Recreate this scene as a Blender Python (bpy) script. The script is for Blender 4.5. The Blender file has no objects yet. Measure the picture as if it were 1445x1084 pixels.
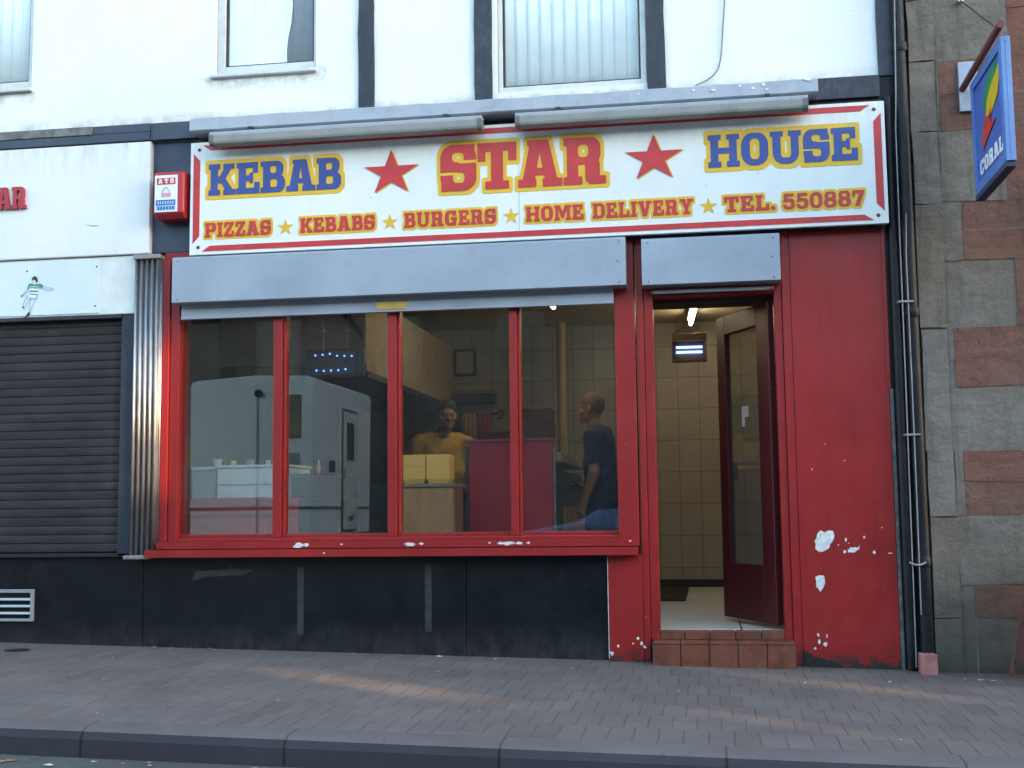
import bpy, bmesh, math, random
import numpy as np
from mathutils import Vector, Matrix, Euler
rad = math.radians
S = bpy.context.scene
COL = S.collection
random.seed(7)

# ------------------------------------------------------------------ camera
cam_d = bpy.data.cameras.new('camera'); cam = bpy.data.objects.new('camera', cam_d); COL.objects.link(cam)
CX = Vector((0.987482, 0.157295, -0.011762)); CY = -Vector((-0.027723, 0.099669, -0.994634)); CZ = -Vector((-0.155279, 0.982509, 0.102782))
mw = Matrix((CX, CY, CZ)).transposed().to_4x4(); mw.translation = (0, -7.55, .925)
cam.matrix_world = mw
cam_d.sensor_width = 36; cam_d.lens = 36 * 1730 / 1445; cam_d.clip_start = .05; cam_d.clip_end = 500
S.camera = cam
# ------------------------------------------------------------------ light
SUN_DIR = Vector((.87, -.5, 0)).normalized()
SUN_EL = rad(6.0)
world = bpy.data.worlds.new("World"); S.world = world; world.use_nodes = True
wn = world.node_tree; wn.nodes.clear()
sky = wn.nodes.new('ShaderNodeTexSky'); sky.sky_type = 'NISHITA'; sky.sun_disc = False
sky.sun_elevation = SUN_EL; sky.sun_rotation = math.atan2(SUN_DIR.x, SUN_DIR.y)
sky.air_density = 1.0; sky.dust_density = 0.6; sky.ozone_density = 1.2
bgn = wn.nodes.new('ShaderNodeBackground'); bgn.inputs[1].default_value = .15
wo = wn.nodes.new('ShaderNodeOutputWorld')
wn.links.new(sky.outputs[0], bgn.inputs[0]); wn.links.new(bgn.outputs[0], wo.inputs[0])
sd = bpy.data.lights.new('sun', 'SUN'); sd.energy = 2.1; sd.angle = rad(.3); sd.color = (1, .72, .42)
sun = bpy.data.objects.new('sun', sd); COL.objects.link(sun)
sdir = Vector((SUN_DIR.x * math.cos(SUN_EL), SUN_DIR.y * math.cos(SUN_EL), math.sin(SUN_EL)))
sun.rotation_euler = sdir.to_track_quat('Z', 'Y').to_euler(); sun.location = sdir * 60
S.view_settings.view_transform = 'Standard'; S.view_settings.look = 'None'; S.view_settings.gamma = 1
S.view_settings.exposure = 3.6

# ------------------------------------------------------------------ helpers
def tag(o, label=None, cat=None, group=None, kind=None):
    if label: o['label'] = label
    if cat: o['category'] = cat
    if group: o['group'] = group
    if kind: o['kind'] = kind
    return o
def thing(name, loc, label, cat, group=None):
    o = bpy.data.objects.new(name, None); COL.objects.link(o); o.location = loc; o.empty_display_size = .1
    return tag(o, label, cat, group)
def wloc(o):
    v = Vector((0, 0, 0))
    while o is not None: v += o.location; o = o.parent
    return v

class MB:
    """collects world-space shapes; build() links them as one mesh object"""
    def __init__(s): s.v = []; s.f = []; s.m = []; s.sm = []
    def add(s, vs, fs, mi=0, smooth=False):
        b = len(s.v); s.v += [tuple(v) for v in vs]
        for f in fs: s.f.append([b + i for i in f]); s.m.append(mi); s.sm.append(smooth)
        return s
    def box(s, x0, x1, y0, y1, z0, z1, mi=0, rot=None, ctr=None):
        vs = [Vector((x, y, z)) for z in (z0, z1) for y in (y0, y1) for x in (x0, x1)]
        if rot is not None:
            c = Vector(ctr) if ctr else Vector(((x0+x1)/2, (y0+y1)/2, (z0+z1)/2))
            R = Euler(rot).to_matrix(); vs = [R @ (v - c) + c for v in vs]
        return s.add(vs, [(0,2,3,1),(4,5,7,6),(0,1,5,4),(1,3,7,5),(3,2,6,7),(2,0,4,6)], mi)
    def prism(s, pts, a0, a1, axis='y', mi=0, smooth=False):
        n = len(pts)
        def P(p, a):
            return {'y': (p[0], a, p[1]), 'x': (a, p[0], p[1]), 'z': (p[0], p[1], a)}[axis]
        s.add([P(p, a0) for p in pts] + [P(p, a1) for p in pts],
              [tuple(range(n))[::-1], tuple(range(n, 2*n))], mi)
        b = len(s.v) - 2*n
        for i in range(n):
            j = (i+1) % n; s.f.append([b+i, b+j, b+n+j, b+n+i]); s.m.append(mi); s.sm.append(smooth)
        return s
    def tube(s, pts, r, n=10, mi=0, caps=True):
        pts = [Vector(p) for p in pts]; rs = r if isinstance(r, (list, tuple)) else [r]*len(pts)
        vs = []; up0 = None
        for i, p in enumerate(pts):
            t = (pts[min(i+1, len(pts)-1)] - pts[max(i-1, 0)]).normalized()
            if up0 is None: up0 = Vector((0, 0, 1)) if abs(t.z) < .9 else Vector((1, 0, 0))
            a = t.cross(up0).normalized(); b = a.cross(t).normalized(); up0 = b
            for k in range(n):
                an = 2*math.pi*k/n; vs.append(p + (a*math.cos(an) + b*math.sin(an))*rs[i])
        fs = [(i*n+k, i*n+(k+1) % n, (i+1)*n+(k+1) % n, (i+1)*n+k) for i in range(len(pts)-1) for k in range(n)]
        s.add(vs, fs, mi, True)
        if caps:
            L = len(pts)-1
            s.add(vs[:n], [tuple(range(n))], mi); s.add(vs[L*n:], [tuple(range(n))[::-1]], mi)
        return s
    def lathe(s, c, prof, n=20, mi=0, axis='z'):
        vs = []
        for r, h in prof:
            for k in range(n):
                a = 2*math.pi*k/n
                if axis == 'z': vs.append((c[0]+r*math.cos(a), c[1]+r*math.sin(a), c[2]+h))
                elif axis == 'y': vs.append((c[0]+r*math.cos(a), c[1]+h, c[2]+r*math.sin(a)))
                else: vs.append((c[0]+h, c[1]+r*math.cos(a), c[2]+r*math.sin(a)))
        m = len(prof)
        return s.add(vs, [(i*n+k, i*n+(k+1) % n, (i+1)*n+(k+1) % n, (i+1)*n+k) for i in range(m-1) for k in range(n)], mi, True)
    def build(s, name, mats, parent=None, bevel=0, seg=2, origin=None, hard=False):
        me = bpy.data.meshes.new(name)
        off = wloc(parent) if parent else Vector(origin) if origin else Vector((0, 0, 0))
        me.from_pydata([Vector(v) - off for v in s.v], [], s.f)
        if not isinstance(mats, (list, tuple)): mats = [mats]
        for m in mats: me.materials.append(m)
        for p, mi, sm in zip(me.polygons, s.m, s.sm): p.material_index = mi; p.use_smooth = sm
        bm = bmesh.new(); bm.from_mesh(me); bmesh.ops.recalc_face_normals(bm, faces=bm.faces); bm.to_mesh(me); bm.free()
        o = bpy.data.objects.new(name, me); COL.objects.link(o)
        if parent: o.parent = parent
        elif origin: o.location = origin
        if bevel:
            md = o.modifiers.new('bevel', 'BEVEL'); md.width = bevel; md.segments = seg; md.limit_method = 'ANGLE'; md.angle_limit = rad(40)
            if not hard: md.harden_normals = False
        return o
def bx(*a, **k): return MB().box(*a, **k)

# ------------------------------------------------------------------ materials
def NT(name):
    m = bpy.data.materials.new(name); m.use_nodes = True; nt = m.node_tree; nt.nodes.clear()
    out = nt.nodes.new('ShaderNodeOutputMaterial'); p = nt.nodes.new('ShaderNodeBsdfPrincipled')
    nt.links.new(p.outputs[0], out.inputs[0]); g = nt.nodes.new('ShaderNodeNewGeometry')
    return m, nt, p, g.outputs['Position']
def nnoise(nt, vec, scale, detail=4, rough=.55, sc3=None):
    if sc3 is not None:
        mp = nt.nodes.new('ShaderNodeMapping'); nt.links.new(vec, mp.inputs[0]); mp.inputs['Scale'].default_value = sc3; vec = mp.outputs[0]
    n = nt.nodes.new('ShaderNodeTexNoise'); n.inputs['Scale'].default_value = scale; n.inputs['Detail'].default_value = detail
    n.inputs['Roughness'].default_value = rough; nt.links.new(vec, n.inputs['Vector']); return n.outputs['Fac']
def nramp(nt, fac, a, b, c0=(0,0,0,1), c1=(1,1,1,1)):
    r = nt.nodes.new('ShaderNodeValToRGB'); r.color_ramp.elements[0].position = a; r.color_ramp.elements[1].position = b
    r.color_ramp.elements[0].color = c0; r.color_ramp.elements[1].color = c1; nt.links.new(fac, r.inputs[0]); return r.outputs[0]
def nmix(nt, fac, c0, c1, mode='MIX'):
    m = nt.nodes.new('ShaderNodeMix'); m.data_type = 'RGBA'; m.blend_type = mode
    for sock, v in ((m.inputs['Factor'], fac), (m.inputs['A'], c0), (m.inputs['B'], c1)):
        if isinstance(v, (int, float)): sock.default_value = v
        elif isinstance(v, (tuple, list)): sock.default_value = (*v[:3], 1)
        else: nt.links.new(v, sock)
    return m.outputs['Result']
def nmath(nt, op, a, b=0.0, clamp=False):
    m = nt.nodes.new('ShaderNodeMath'); m.operation = op; m.use_clamp = clamp
    for i, v in enumerate((a, b)):
        if isinstance(v, (int, float)): m.inputs[i].default_value = v
        else: nt.links.new(v, m.inputs[i])
    return m.outputs[0]
def nbump(nt, p, h, strength, dist=.01):
    b = nt.nodes.new('ShaderNodeBump'); b.inputs['Strength'].default_value = strength; b.inputs['Distance'].default_value = dist
    nt.links.new(h, b.inputs['Height']); nt.links.new(b.outputs[0], p.inputs['Normal'])
def sep(nt, pos):
    s = nt.nodes.new('ShaderNodeSeparateXYZ'); nt.links.new(pos, s.inputs[0]); return s.outputs
def mul(c, k): return tuple(min(1, x*k) for x in c[:3])

def mat(name, col, rough=.5, metal=0, var=.12, vs=6, bump=.15, bs=60, bd=.003, spec=.5, dirt=0, dirtcol=(.05,.045,.04), ds=3, sc3=None, emis=None, est=0, rvar=.1):
    m, nt, p, pos = NT(name)
    n1 = nnoise(nt, pos, vs, 5, .6, sc3)
    c = nmix(nt, nramp(nt, n1, .3, .7), mul(col, 1-var), mul(col, 1+var))
    if dirt:
        n2 = nnoise(nt, pos, ds, 8, .7)
        c = nmix(nt, nmath(nt, 'MULTIPLY', nramp(nt, n2, .5, .75), dirt), c, dirtcol)
    nt.links.new(c, p.inputs['Base Color'])
    if rvar:
        r = nnoise(nt, pos, vs*2.3, 4, .6)
        rr = nmath(nt, 'ADD', nmath(nt, 'MULTIPLY', r, rvar*2), rough-rvar, True); nt.links.new(rr, p.inputs['Roughness'])
    else: p.inputs['Roughness'].default_value = rough
    p.inputs['Metallic'].default_value = metal; p.inputs['Specular IOR Level'].default_value = spec
    if bump: nbump(nt, p, nnoise(nt, pos, bs, 4, .6), bump, bd)
    if emis: p.inputs['Emission Color'].default_value = (*emis, 1); p.inputs['Emission Strength'].default_value = est
    return m

def m_render():
    m, nt, p, pos = NT('white_render')
    x, y, z = sep(nt, pos)
    big = nnoise(nt, pos, 1.3, 5, .6); c = nmix(nt, nramp(nt, big, .3, .75), (.80, .80, .79), (.70, .71, .71))
    fine = nnoise(nt, pos, 5, 8, .75)
    # grime lying along the lower edge of the render and below the window sills
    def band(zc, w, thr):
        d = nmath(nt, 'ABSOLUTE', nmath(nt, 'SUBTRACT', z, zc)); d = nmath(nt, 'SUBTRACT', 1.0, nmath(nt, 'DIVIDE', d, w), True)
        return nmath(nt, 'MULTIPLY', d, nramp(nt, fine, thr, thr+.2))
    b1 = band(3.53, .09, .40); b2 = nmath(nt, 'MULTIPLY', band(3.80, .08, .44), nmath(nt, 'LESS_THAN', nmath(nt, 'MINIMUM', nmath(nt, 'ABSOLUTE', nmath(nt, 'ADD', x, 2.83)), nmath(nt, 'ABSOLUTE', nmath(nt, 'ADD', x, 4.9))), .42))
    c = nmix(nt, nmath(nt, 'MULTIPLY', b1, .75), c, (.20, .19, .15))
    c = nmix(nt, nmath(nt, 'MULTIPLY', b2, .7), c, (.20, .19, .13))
    st = nnoise(nt, pos, 4, 6, .7, (6, 1, .5)); c = nmix(nt, nmath(nt, 'MULTIPLY', nramp(nt, st, .58, .8), .22), c, (.42, .43, .40))
    sp = nnoise(nt, pos, 38, 3, .5); c = nmix(nt, nmath(nt, 'MULTIPLY', nramp(nt, sp, .70, .76), .3), c, (.3, .3, .27))
    nt.links.new(c, p.inputs['Base Color']); p.inputs['Roughness'].default_value = .85; p.inputs['Specular IOR Level'].default_value = .2
    h = nmath(nt, 'ADD', nnoise(nt, pos, 90, 3, .6), nmath(nt, 'MULTIPLY', nnoise(nt, pos, 9, 4, .6), 2.0))
    nbump(nt, p, h, .45, .006); return m
def m_red(name='red_paint', col=(.40, .012, .016), k=1):
    m, nt, p, pos = NT(name)
    x, y, z = sep(nt, pos)
    a = nnoise(nt, pos, 2.2, 6, .65); c = nmix(nt, nramp(nt, a, .3, .7), mul(col, .85), mul(col, 1.12))
    st = nnoise(nt, pos, 6, 6, .7, (5, 5, .35)); c = nmix(nt, nmath(nt, 'MULTIPLY', nramp(nt, st, .50, .78), .5), c, mul(col, .5))
    fd = nnoise(nt, pos, 1.4, 6, .7); c = nmix(nt, nmath(nt, 'MULTIPLY', nramp(nt, fd, .5, .75), .35), c, (col[0]*1.15, col[1]*3, col[2]*3))
    # scuffed, flaking paint low down near the pavement
    low = nmath(nt, 'SUBTRACT', 1.0, nmath(nt, 'DIVIDE', nmath(nt, 'SUBTRACT', z, .0), .13), True)
    fl = nmath(nt, 'ADD', nnoise(nt, pos, 16, 8, .75), nmath(nt, 'MULTIPLY', low, .18))
    c = nmix(nt, nmath(nt, 'MULTIPLY', nmath(nt, 'MULTIPLY', nramp(nt, fl, .60, .64), low), 1.0), c, (.03, .022, .02))
    sp = nnoise(nt, pos, 27, 4, .6); c = nmix(nt, nmath(nt, 'MULTIPLY', nramp(nt, sp, .745, .76), .8), c, (.5, .42, .42))
    nt.links.new(c, p.inputs['Base Color'])
    r = nmath(nt, 'ADD', nmath(nt, 'MULTIPLY', nnoise(nt, pos, 7, 5, .6), .3), .26); nt.links.new(r, p.inputs['Roughness'])
    p.inputs['Specular IOR Level'].default_value = .4
    h = nmath(nt, 'ADD', nnoise(nt, pos, 45, 4, .6, (1, 1, .25)), nmath(nt, 'MULTIPLY', nnoise(nt, pos, 5, 3, .5), 1.5)); nbump(nt, p, h, .22, .003); return m
def m_granite():
    m, nt, p, pos = NT('black_gloss_panel')
    a = nnoise(nt, pos, 3, 7, .7); c = nmix(nt, nramp(nt, a, .35, .75), (.002, .003, .005), (.006, .007, .011))
    b = nnoise(nt, pos, 9, 9, .8, (1.5, 1, .8)); c = nmix(nt, nmath(nt, 'MULTIPLY', nramp(nt, b, .58, .80), .35), c, (.06, .064, .07))
    x, y, z = sep(nt, pos)
    low = nmath(nt, 'SUBTRACT', 1.0, nmath(nt, 'DIVIDE', nmath(nt, 'SUBTRACT', z, .02), .22), True)
    c = nmix(nt, nmath(nt, 'MULTIPLY', nmath(nt, 'MULTIPLY', low, .4), nramp(nt, b, .35, .65)), c, (.10, .095, .085))
    nt.links.new(c, p.inputs['Base Color'])
    r = nmath(nt, 'ADD', nmath(nt, 'MULTIPLY', nnoise(nt, pos, 5, 7, .7), .5), .12); nt.links.new(r, p.inputs['Roughness']); p.inputs['Specular IOR Level'].default_value = .32
    nbump(nt, p, nnoise(nt, pos, 20, 4, .6), .08, .003); return m
def m_brick(name, c1, c2, mortar, bw, bh, msz, axes='xz', var=.5, bump=.5, rough=.85, offset=.5, shift=(0, 0), dirt=.0, bd=.006, spec=.3):
    m, nt, p, pos = NT(name)
    s = sep(nt, pos); cb = nt.nodes.new('ShaderNodeCombineXYZ')
    ax = {'x': s[0], 'y': s[1], 'z': s[2]}
    nt.links.new(nmath(nt, 'ADD', ax[axes[0]], 50 + shift[0]), cb.inputs[0]); nt.links.new(nmath(nt, 'ADD', ax[axes[1]], 50 + shift[1]), cb.inputs[1])
    w = nt.nodes.new('ShaderNodeVectorMath'); w.operation = 'ADD'; nt.links.new(cb.outputs[0], w.inputs[0])
    nz = nt.nodes.new('ShaderNodeTexNoise'); nz.inputs['Scale'].default_value = 14; nt.links.new(cb.outputs[0], nz.inputs['Vector'])
    sc = nt.nodes.new('ShaderNodeVectorMath'); sc.operation = 'SCALE'; sc.inputs['Scale'].default_value = msz*.5; nt.links.new(nz.outputs['Color'], sc.inputs[0]); nt.links.new(sc.outputs[0], w.inputs[1])
    b = nt.nodes.new('ShaderNodeTexBrick'); nt.links.new(w.outputs[0], b.inputs['Vector'])
    b.inputs['Scale'].default_value = 1; b.inputs['Brick Width'].default_value = bw; b.inputs['Row Height'].default_value = bh
    b.inputs['Mortar Size'].default_value = msz; b.inputs['Mortar Smooth'].default_value = .35; b.offset = offset
    b.inputs['Color1'].default_value = (*c1, 1); b.inputs['Color2'].default_value = (*c2, 1); b.inputs['Mortar'].default_value = (*mortar, 1)
    n = nnoise(nt, pos, 3.5, 7, .7)
    c = nmix(nt, var, b.outputs['Color'], nramp(nt, n, .25, .75, (.4, .4, .4, 1), (1, 1, 1, 1)), 'MULTIPLY')
    f = nnoise(nt, pos, 120, 3, .6); c = nmix(nt, .25, c, nramp(nt, f, .3, .7, (.5, .5, .5, 1), (1, 1, 1, 1)), 'MULTIPLY')
    if dirt:
        g = nnoise(nt, pos, 26, 4, .5); c = nmix(nt, nmath(nt, 'MULTIPLY', nramp(nt, g, .70, .73), dirt), c, (.03, .03, .03))
    nt.links.new(c, p.inputs['Base Color']); p.inputs['Roughness'].default_value = rough; p.inputs['Specular IOR Level'].default_value = spec
    h = nmath(nt, 'ADD', nmath(nt, 'MULTIPLY', b.outputs['Fac'], -1.0), nmath(nt, 'MULTIPLY', f, .35)); nbump(nt, p, h, bump, bd); return m
def m_pave():
    m, nt, p, pos = NT('block_paving')
    wob = nnoise(nt, pos, 9, 3, .5); x, y, z = sep(nt, pos)
    x = nmath(nt, 'ADD', x, nmath(nt, 'MULTIPLY', wob, .012)); y = nmath(nt, 'ADD', y, nmath(nt, 'MULTIPLY', nnoise(nt, pos, 6, 3, .5), .014))
    v = nmath(nt, 'DIVIDE', nmath(nt, 'ADD', y, 50), .30); row = nmath(nt, 'FLOOR', v); fv = nmath(nt, 'FRACT', v)
    u = nmath(nt, 'ADD', nmath(nt, 'DIVIDE', nmath(nt, 'ADD', x, 80), .107), nmath(nt, 'MULTIPLY', nmath(nt, 'MODULO', row, 2.0), .5)); cu_ = nmath(nt, 'FLOOR', u); fu = nmath(nt, 'FRACT', u)
    cb = nt.nodes.new('ShaderNodeCombineXYZ'); nt.links.new(cu_, cb.inputs[0]); nt.links.new(row, cb.inputs[1])
    wn_ = nt.nodes.new('ShaderNodeTexWhiteNoise'); wn_.noise_dimensions = '2D'; nt.links.new(cb.outputs[0], wn_.inputs['Vector']); rnd = wn_.outputs['Value']
    c = nmix(nt, rnd, (.158, .126, .117), (.176, .142, .132)); c = nmix(nt, nramp(nt, rnd, .9, .92), c, (.150, .115, .105))
    du = nmath(nt, 'ABSOLUTE', nmath(nt, 'SUBTRACT', fu, .5)); dv = nmath(nt, 'ABSOLUTE', nmath(nt, 'SUBTRACT', fv, .5))
    gate = nramp(nt, nnoise(nt, pos, 5, 4, .6), .30, .62)
    ju = nmath(nt, 'MULTIPLY', nramp(nt, du, .445, .485), nmath(nt, 'ADD', nmath(nt, 'MULTIPLY', gate, .5), .16)); jv = nmath(nt, 'MULTIPLY', nramp(nt, dv, .482, .497), nmath(nt, 'MULTIPLY', gate, .4))
    jt = nmath(nt, 'MAXIMUM', ju, jv); c = nmix(nt, jt, c, (.055, .046, .044))
    n = nnoise(nt, pos, 1.7, 7, .7); c = nmix(nt, .8, c, nramp(nt, n, .25, .75, (.55, .55, .57, 1), (1.1, 1.08, 1.05, 1)), 'MULTIPLY')
    st = nnoise(nt, pos, 4.5, 6, .65, (1, 1, 1)); c = nmix(nt, nmath(nt, 'MULTIPLY', nramp(nt, st, .60, .72), .3), c, (.07, .062, .06))
    f = nnoise(nt, pos, 150, 3, .6); c = nmix(nt, .4, c, nramp(nt, f, .3, .7, (.5, .5, .5, 1), (1, 1, 1, 1)), 'MULTIPLY')
    g = nnoise(nt, pos, 22, 3, .5); c = nmix(nt, nmath(nt, 'MULTIPLY', nramp(nt, g, .715, .735), .6), c, (.05, .048, .046))
    near = nmath(nt, 'SUBTRACT', 1.0, nmath(nt, 'DIVIDE', nmath(nt, 'ABSOLUTE', nmath(nt, 'ADD', y, .02)), .22), True); c = nmix(nt, nmath(nt, 'MULTIPLY', nmath(nt, 'MULTIPLY', near, nramp(nt, n, .35, .6)), .6), c, (.07, .075, .05))
    nt.links.new(c, p.inputs['Base Color']); p.inputs['Roughness'].default_value = .8; p.inputs['Specular IOR Level'].default_value = .3
    h = nmath(nt, 'ADD', nmath(nt, 'MULTIPLY', jt, -1.2), nmath(nt, 'ADD', nmath(nt, 'MULTIPLY', f, .35), nmath(nt, 'MULTIPLY', rnd, .5))); nbump(nt, p, h, .5, .004); return m
def m_stone(name, col, col2):
    m, nt, p, pos = NT(name)
    a = nnoise(nt, pos, 2.6, 8, .75); c = nmix(nt, nramp(nt, a, .3, .7), col, col2)
    br = nnoise(nt, pos, 1.1, 5, .7); c = nmix(nt, nmath(nt, 'MULTIPLY', nramp(nt, br, .40, .62), .6), c, (.125, .085, .060))
    b = nnoise(nt, pos, 7, 7, .75, (1, 1, 2.4)); c = nmix(nt, nmath(nt, 'MULTIPLY', nramp(nt, b, .42, .72), .6), c, mul(col, .42))
    rn = nnoise(nt, pos, 3.2, 7, .7, (3.5, 1, .5)); c = nmix(nt, nmath(nt, 'MULTIPLY', nramp(nt, rn, .52, .72), .5), c, (.045, .042, .034))
    pt = nnoise(nt, pos, 30, 5, .7); c = nmix(nt, nmath(nt, 'MULTIPLY', nramp(nt, pt, .62, .70), .35), c, (.26, .23, .18))
    g = nnoise(nt, pos, 160, 2, .5); c = nmix(nt, .35, c, nramp(nt, g, .3, .7, (.45, .45, .45, 1), (1, 1, 1, 1)), 'MULTIPLY')
    x, y, z = sep(nt, pos)
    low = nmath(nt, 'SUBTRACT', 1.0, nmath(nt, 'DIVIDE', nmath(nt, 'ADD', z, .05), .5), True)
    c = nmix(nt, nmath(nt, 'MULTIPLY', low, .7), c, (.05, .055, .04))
    nt.links.new(c, p.inputs['Base Color']); p.inputs['Roughness'].default_value = .9; p.inputs['Specular IOR Level'].default_value = .2
    h = nmath(nt, 'ADD', nnoise(nt, pos, 45, 5, .7), nmath(nt, 'MULTIPLY', nnoise(nt, pos, 9, 5, .7), 2.5)); nbump(nt, p, h, .6, .010); return m
def m_glass(name='window_glass', tint=(.86, .89, .88), dust=.02, ior=1.66):
    m = bpy.data.materials.new(name); m.use_nodes = True; nt = m.node_tree; nt.nodes.clear()
    out = nt.nodes.new('ShaderNodeOutputMaterial'); tr = nt.nodes.new('ShaderNodeBsdfTransparent'); tr.inputs[0].default_value = (*tint, 1)
    gl = nt.nodes.new('ShaderNodeBsdfGlossy'); gl.inputs['Roughness'].default_value = 0.0
    fr = nt.nodes.new('ShaderNodeFresnel'); gb = nt.nodes.new('ShaderNodeNewGeometry'); nt.links.new(nmath(nt, 'SUBTRACT', ior, nmath(nt, 'MULTIPLY', gb.outputs['Backfacing'], ior-1/ior)), fr.inputs[0])
    df = nt.nodes.new('ShaderNodeBsdfDiffuse'); df.inputs[0].default_value = (.5, .5, .5, 1)
    mx = nt.nodes.new('ShaderNodeMixShader'); nt.links.new(fr.outputs[0], mx.inputs[0]); nt.links.new(tr.outputs[0], mx.inputs[1]); nt.links.new(gl.outputs[0], mx.inputs[2])
    m2 = nt.nodes.new('ShaderNodeMixShader'); nt.links.new(mx.outputs[0], m2.inputs[1]); nt.links.new(df.outputs[0], m2.inputs[2])
    g = nt.nodes.new('ShaderNodeNewGeometry'); n = nnoise(nt, g.outputs['Position'], 3, 7, .7); nt.links.new(nmath(nt, 'MULTIPLY', nmath(nt, 'ADD', nmath(nt, 'MULTIPLY', nramp(nt, n, .35, .8), .6), .4), dust), m2.inputs[0])
    nt.links.new(m2.outputs[0], out.inputs[0])
    b = nt.nodes.new('ShaderNodeBump'); b.inputs['Strength'].default_value = .03; b.inputs['Distance'].default_value = .002
    n3 = nnoise(nt, g.outputs['Position'], 2.5, 2, .4); nt.links.new(n3, b.inputs['Height']); nt.links.new(b.outputs[0], gl.inputs['Normal'])
    return m
def m_emit(name, col, st):
    m = bpy.data.materials.new(name); m.use_nodes = True; nt = m.node_tree; nt.nodes.clear()
    out = nt.nodes.new('ShaderNodeOutputMaterial'); e = nt.nodes.new('ShaderNodeEmission'); e.inputs[0].default_value = (*col, 1); e.inputs[1].default_value = st
    nt.links.new(e.outputs[0], out.inputs[0]); return m
def m_sign(name, col=(.78, .78, .76)):
    m, nt, p, pos = NT(name)
    x, y, z = sep(nt, pos)
    a = nnoise(nt, pos, 2, 6, .7); c = nmix(nt, nramp(nt, a, .3, .75), col, mul(col, .88))
    st = nnoise(nt, pos, 5, 7, .75, (4, 1, .6)); up = nmath(nt, 'DIVIDE', nmath(nt, 'SUBTRACT', z, 3.12), .25, True)
    c = nmix(nt, nmath(nt, 'MULTIPLY', nmath(nt, 'MULTIPLY', nramp(nt, st, .42, .7), up), .4), c, (.30, .27, .22))
    sp = nnoise(nt, pos, 33, 3, .5); c = nmix(nt, nmath(nt, 'MULTIPLY', nramp(nt, sp, .73, .75), .55), c, (.25, .22, .18))
    nt.links.new(c, p.inputs['Base Color']); p.inputs['Roughness'].default_value = .38; nbump(nt, p, nnoise(nt, pos, 4, 3, .5), .06, .01); return m

RENDER = m_render(); RED = m_red(col=(.265, .012, .0115)); GRANITE = m_granite(); GLASS = m_glass(dust=.022); GLASSU = m_glass('upper_window_glass', (.985, .99, .99), .0, 1.45); SIGN = m_sign('sign_board_white'); FASC = m_sign('fascia_white', (.76, .76, .74))
TIMBER = mat('dark_painted_timber', (.014, .017, .032), .5, var=.4, vs=12, bump=.5, bs=35, sc3=(4, 4, .6), dirt=.5, dirtcol=(.09, .09, .10), ds=7)
SLATE = mat('dark_blue_grey_paint', (.035, .045, .075), .5, var=.25, dirt=.4, dirtcol=(.09, .10, .13), ds=4)
LEAD = mat('lead_grey_paint', (.34, .37, .43), .5, var=.2, vs=5, dirt=.6, dirtcol=(.16, .17, .19), ds=5, bump=.4, bs=18, bd=.006)
SHUT = mat('galvanised_shutter', (.31, .345, .41), .5, metal=.25, var=.15, vs=3, dirt=.5, dirtcol=(.2, .22, .26), ds=6, bump=.15, bs=90)
SHUTD = mat('shutter_rail_grey', (.20, .22, .25), .45, metal=.4, var=.2, vs=8, dirt=.4, dirtcol=(.08, .08, .09), ds=8)
ALU = mat('fluted_aluminium', (.34, .32, .32), .36, metal=.8, var=.25, vs=5, sc3=(8, 8, .8), bump=.1, dirt=.4, dirtcol=(.12, .11, .11), ds=6)
PVC = mat('white_window_frame', (.55, .56, .56), .4, var=.08, dirt=.4, dirtcol=(.25, .25, .22), ds=9)
BLIND = mat('pale_vertical_blind', (.86, .93, .94), .8, var=.05, bump=.1)
BLINDG = mat('grey_vertical_blind', (.22, .24, .28), .8, var=.08, bump=.1)
DARK = mat('dark_plastic', (.02, .02, .022), .45)
NAVY = mat('black_downpipe', (.004, .005, .009), .5, spec=.3, var=.4, vs=9, dirt=.3, dirtcol=(.05, .05, .06), ds=7)
CABLE = mat('pale_cable', (.24, .23, .24), .5, var=.2, vs=14)
PINK = mat('pink_drain_shoe', (.36, .14, .13), .8, var=.25, vs=14, bump=.6, bs=60, dirt=.4, dirtcol=(.10, .07, .06), ds=12)
TERRA = mat('terracotta_tile', (.145, .036, .015), .6, var=.5, vs=9, bump=.3, dirt=.9, dirtcol=(.045, .035, .035), ds=10)
GROUT = mat('dark_grout', (.05, .045, .045), .9)
FLOORT = m_brick('white_floor_tile', (.62, .60, .56), (.58, .56, .52), (.06, .05, .04), .62, .62, .006, 'xy', var=.25, bump=.1, rough=.3, offset=0, shift=(.04-.0, .05), bd=.002)
WALLT = m_brick('cream_wall_tile', (.37, .345, .30), (.39, .365, .315), (.24, .22, .185), .20, .30, .006, 'xz', var=.45, bump=.3, rough=.28, offset=0, shift=(.055, .025), bd=.002, spec=.5)
WALLTS = m_brick('cream_side_tile', (.37, .345, .30), (.39, .365, .315), (.24, .22, .185), .20, .30, .006, 'yz', var=.45, bump=.3, rough=.28, offset=0, shift=(.055, .025), bd=.002, spec=.5)
CEIL = mat('ceiling_paint', (.42, .36, .25), .8, var=.12)
PALEC = mat('yellowed_cladding', (.28, .205, .10), .6, var=.35, vs=5, dirt=.7, dirtcol=(.13, .075, .03), ds=5)
GREYC = mat('grey_cladding', (.42, .40, .36), .6, var=.15)
SKIRT = mat('black_skirting', (.015, .013, .012), .5)
MDARK = mat('dark_metal', (.03, .03, .032), .4, metal=.5)
STEEL = mat('stainless_steel', (.45, .45, .45), .3, metal=.9, var=.1)
WHITEM = mat('white_enamel', (.55, .58, .58), .35, var=.05)
GREYM = mat('grey_enamel', (.25, .28, .32), .4, var=.05)
WOOD = mat('tan_plywood', (.46, .22, .085), .6, var=.25, vs=4, sc3=(3, 3, .6), dirt=.35, dirtcol=(.2, .06, .03), ds=4)
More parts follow.
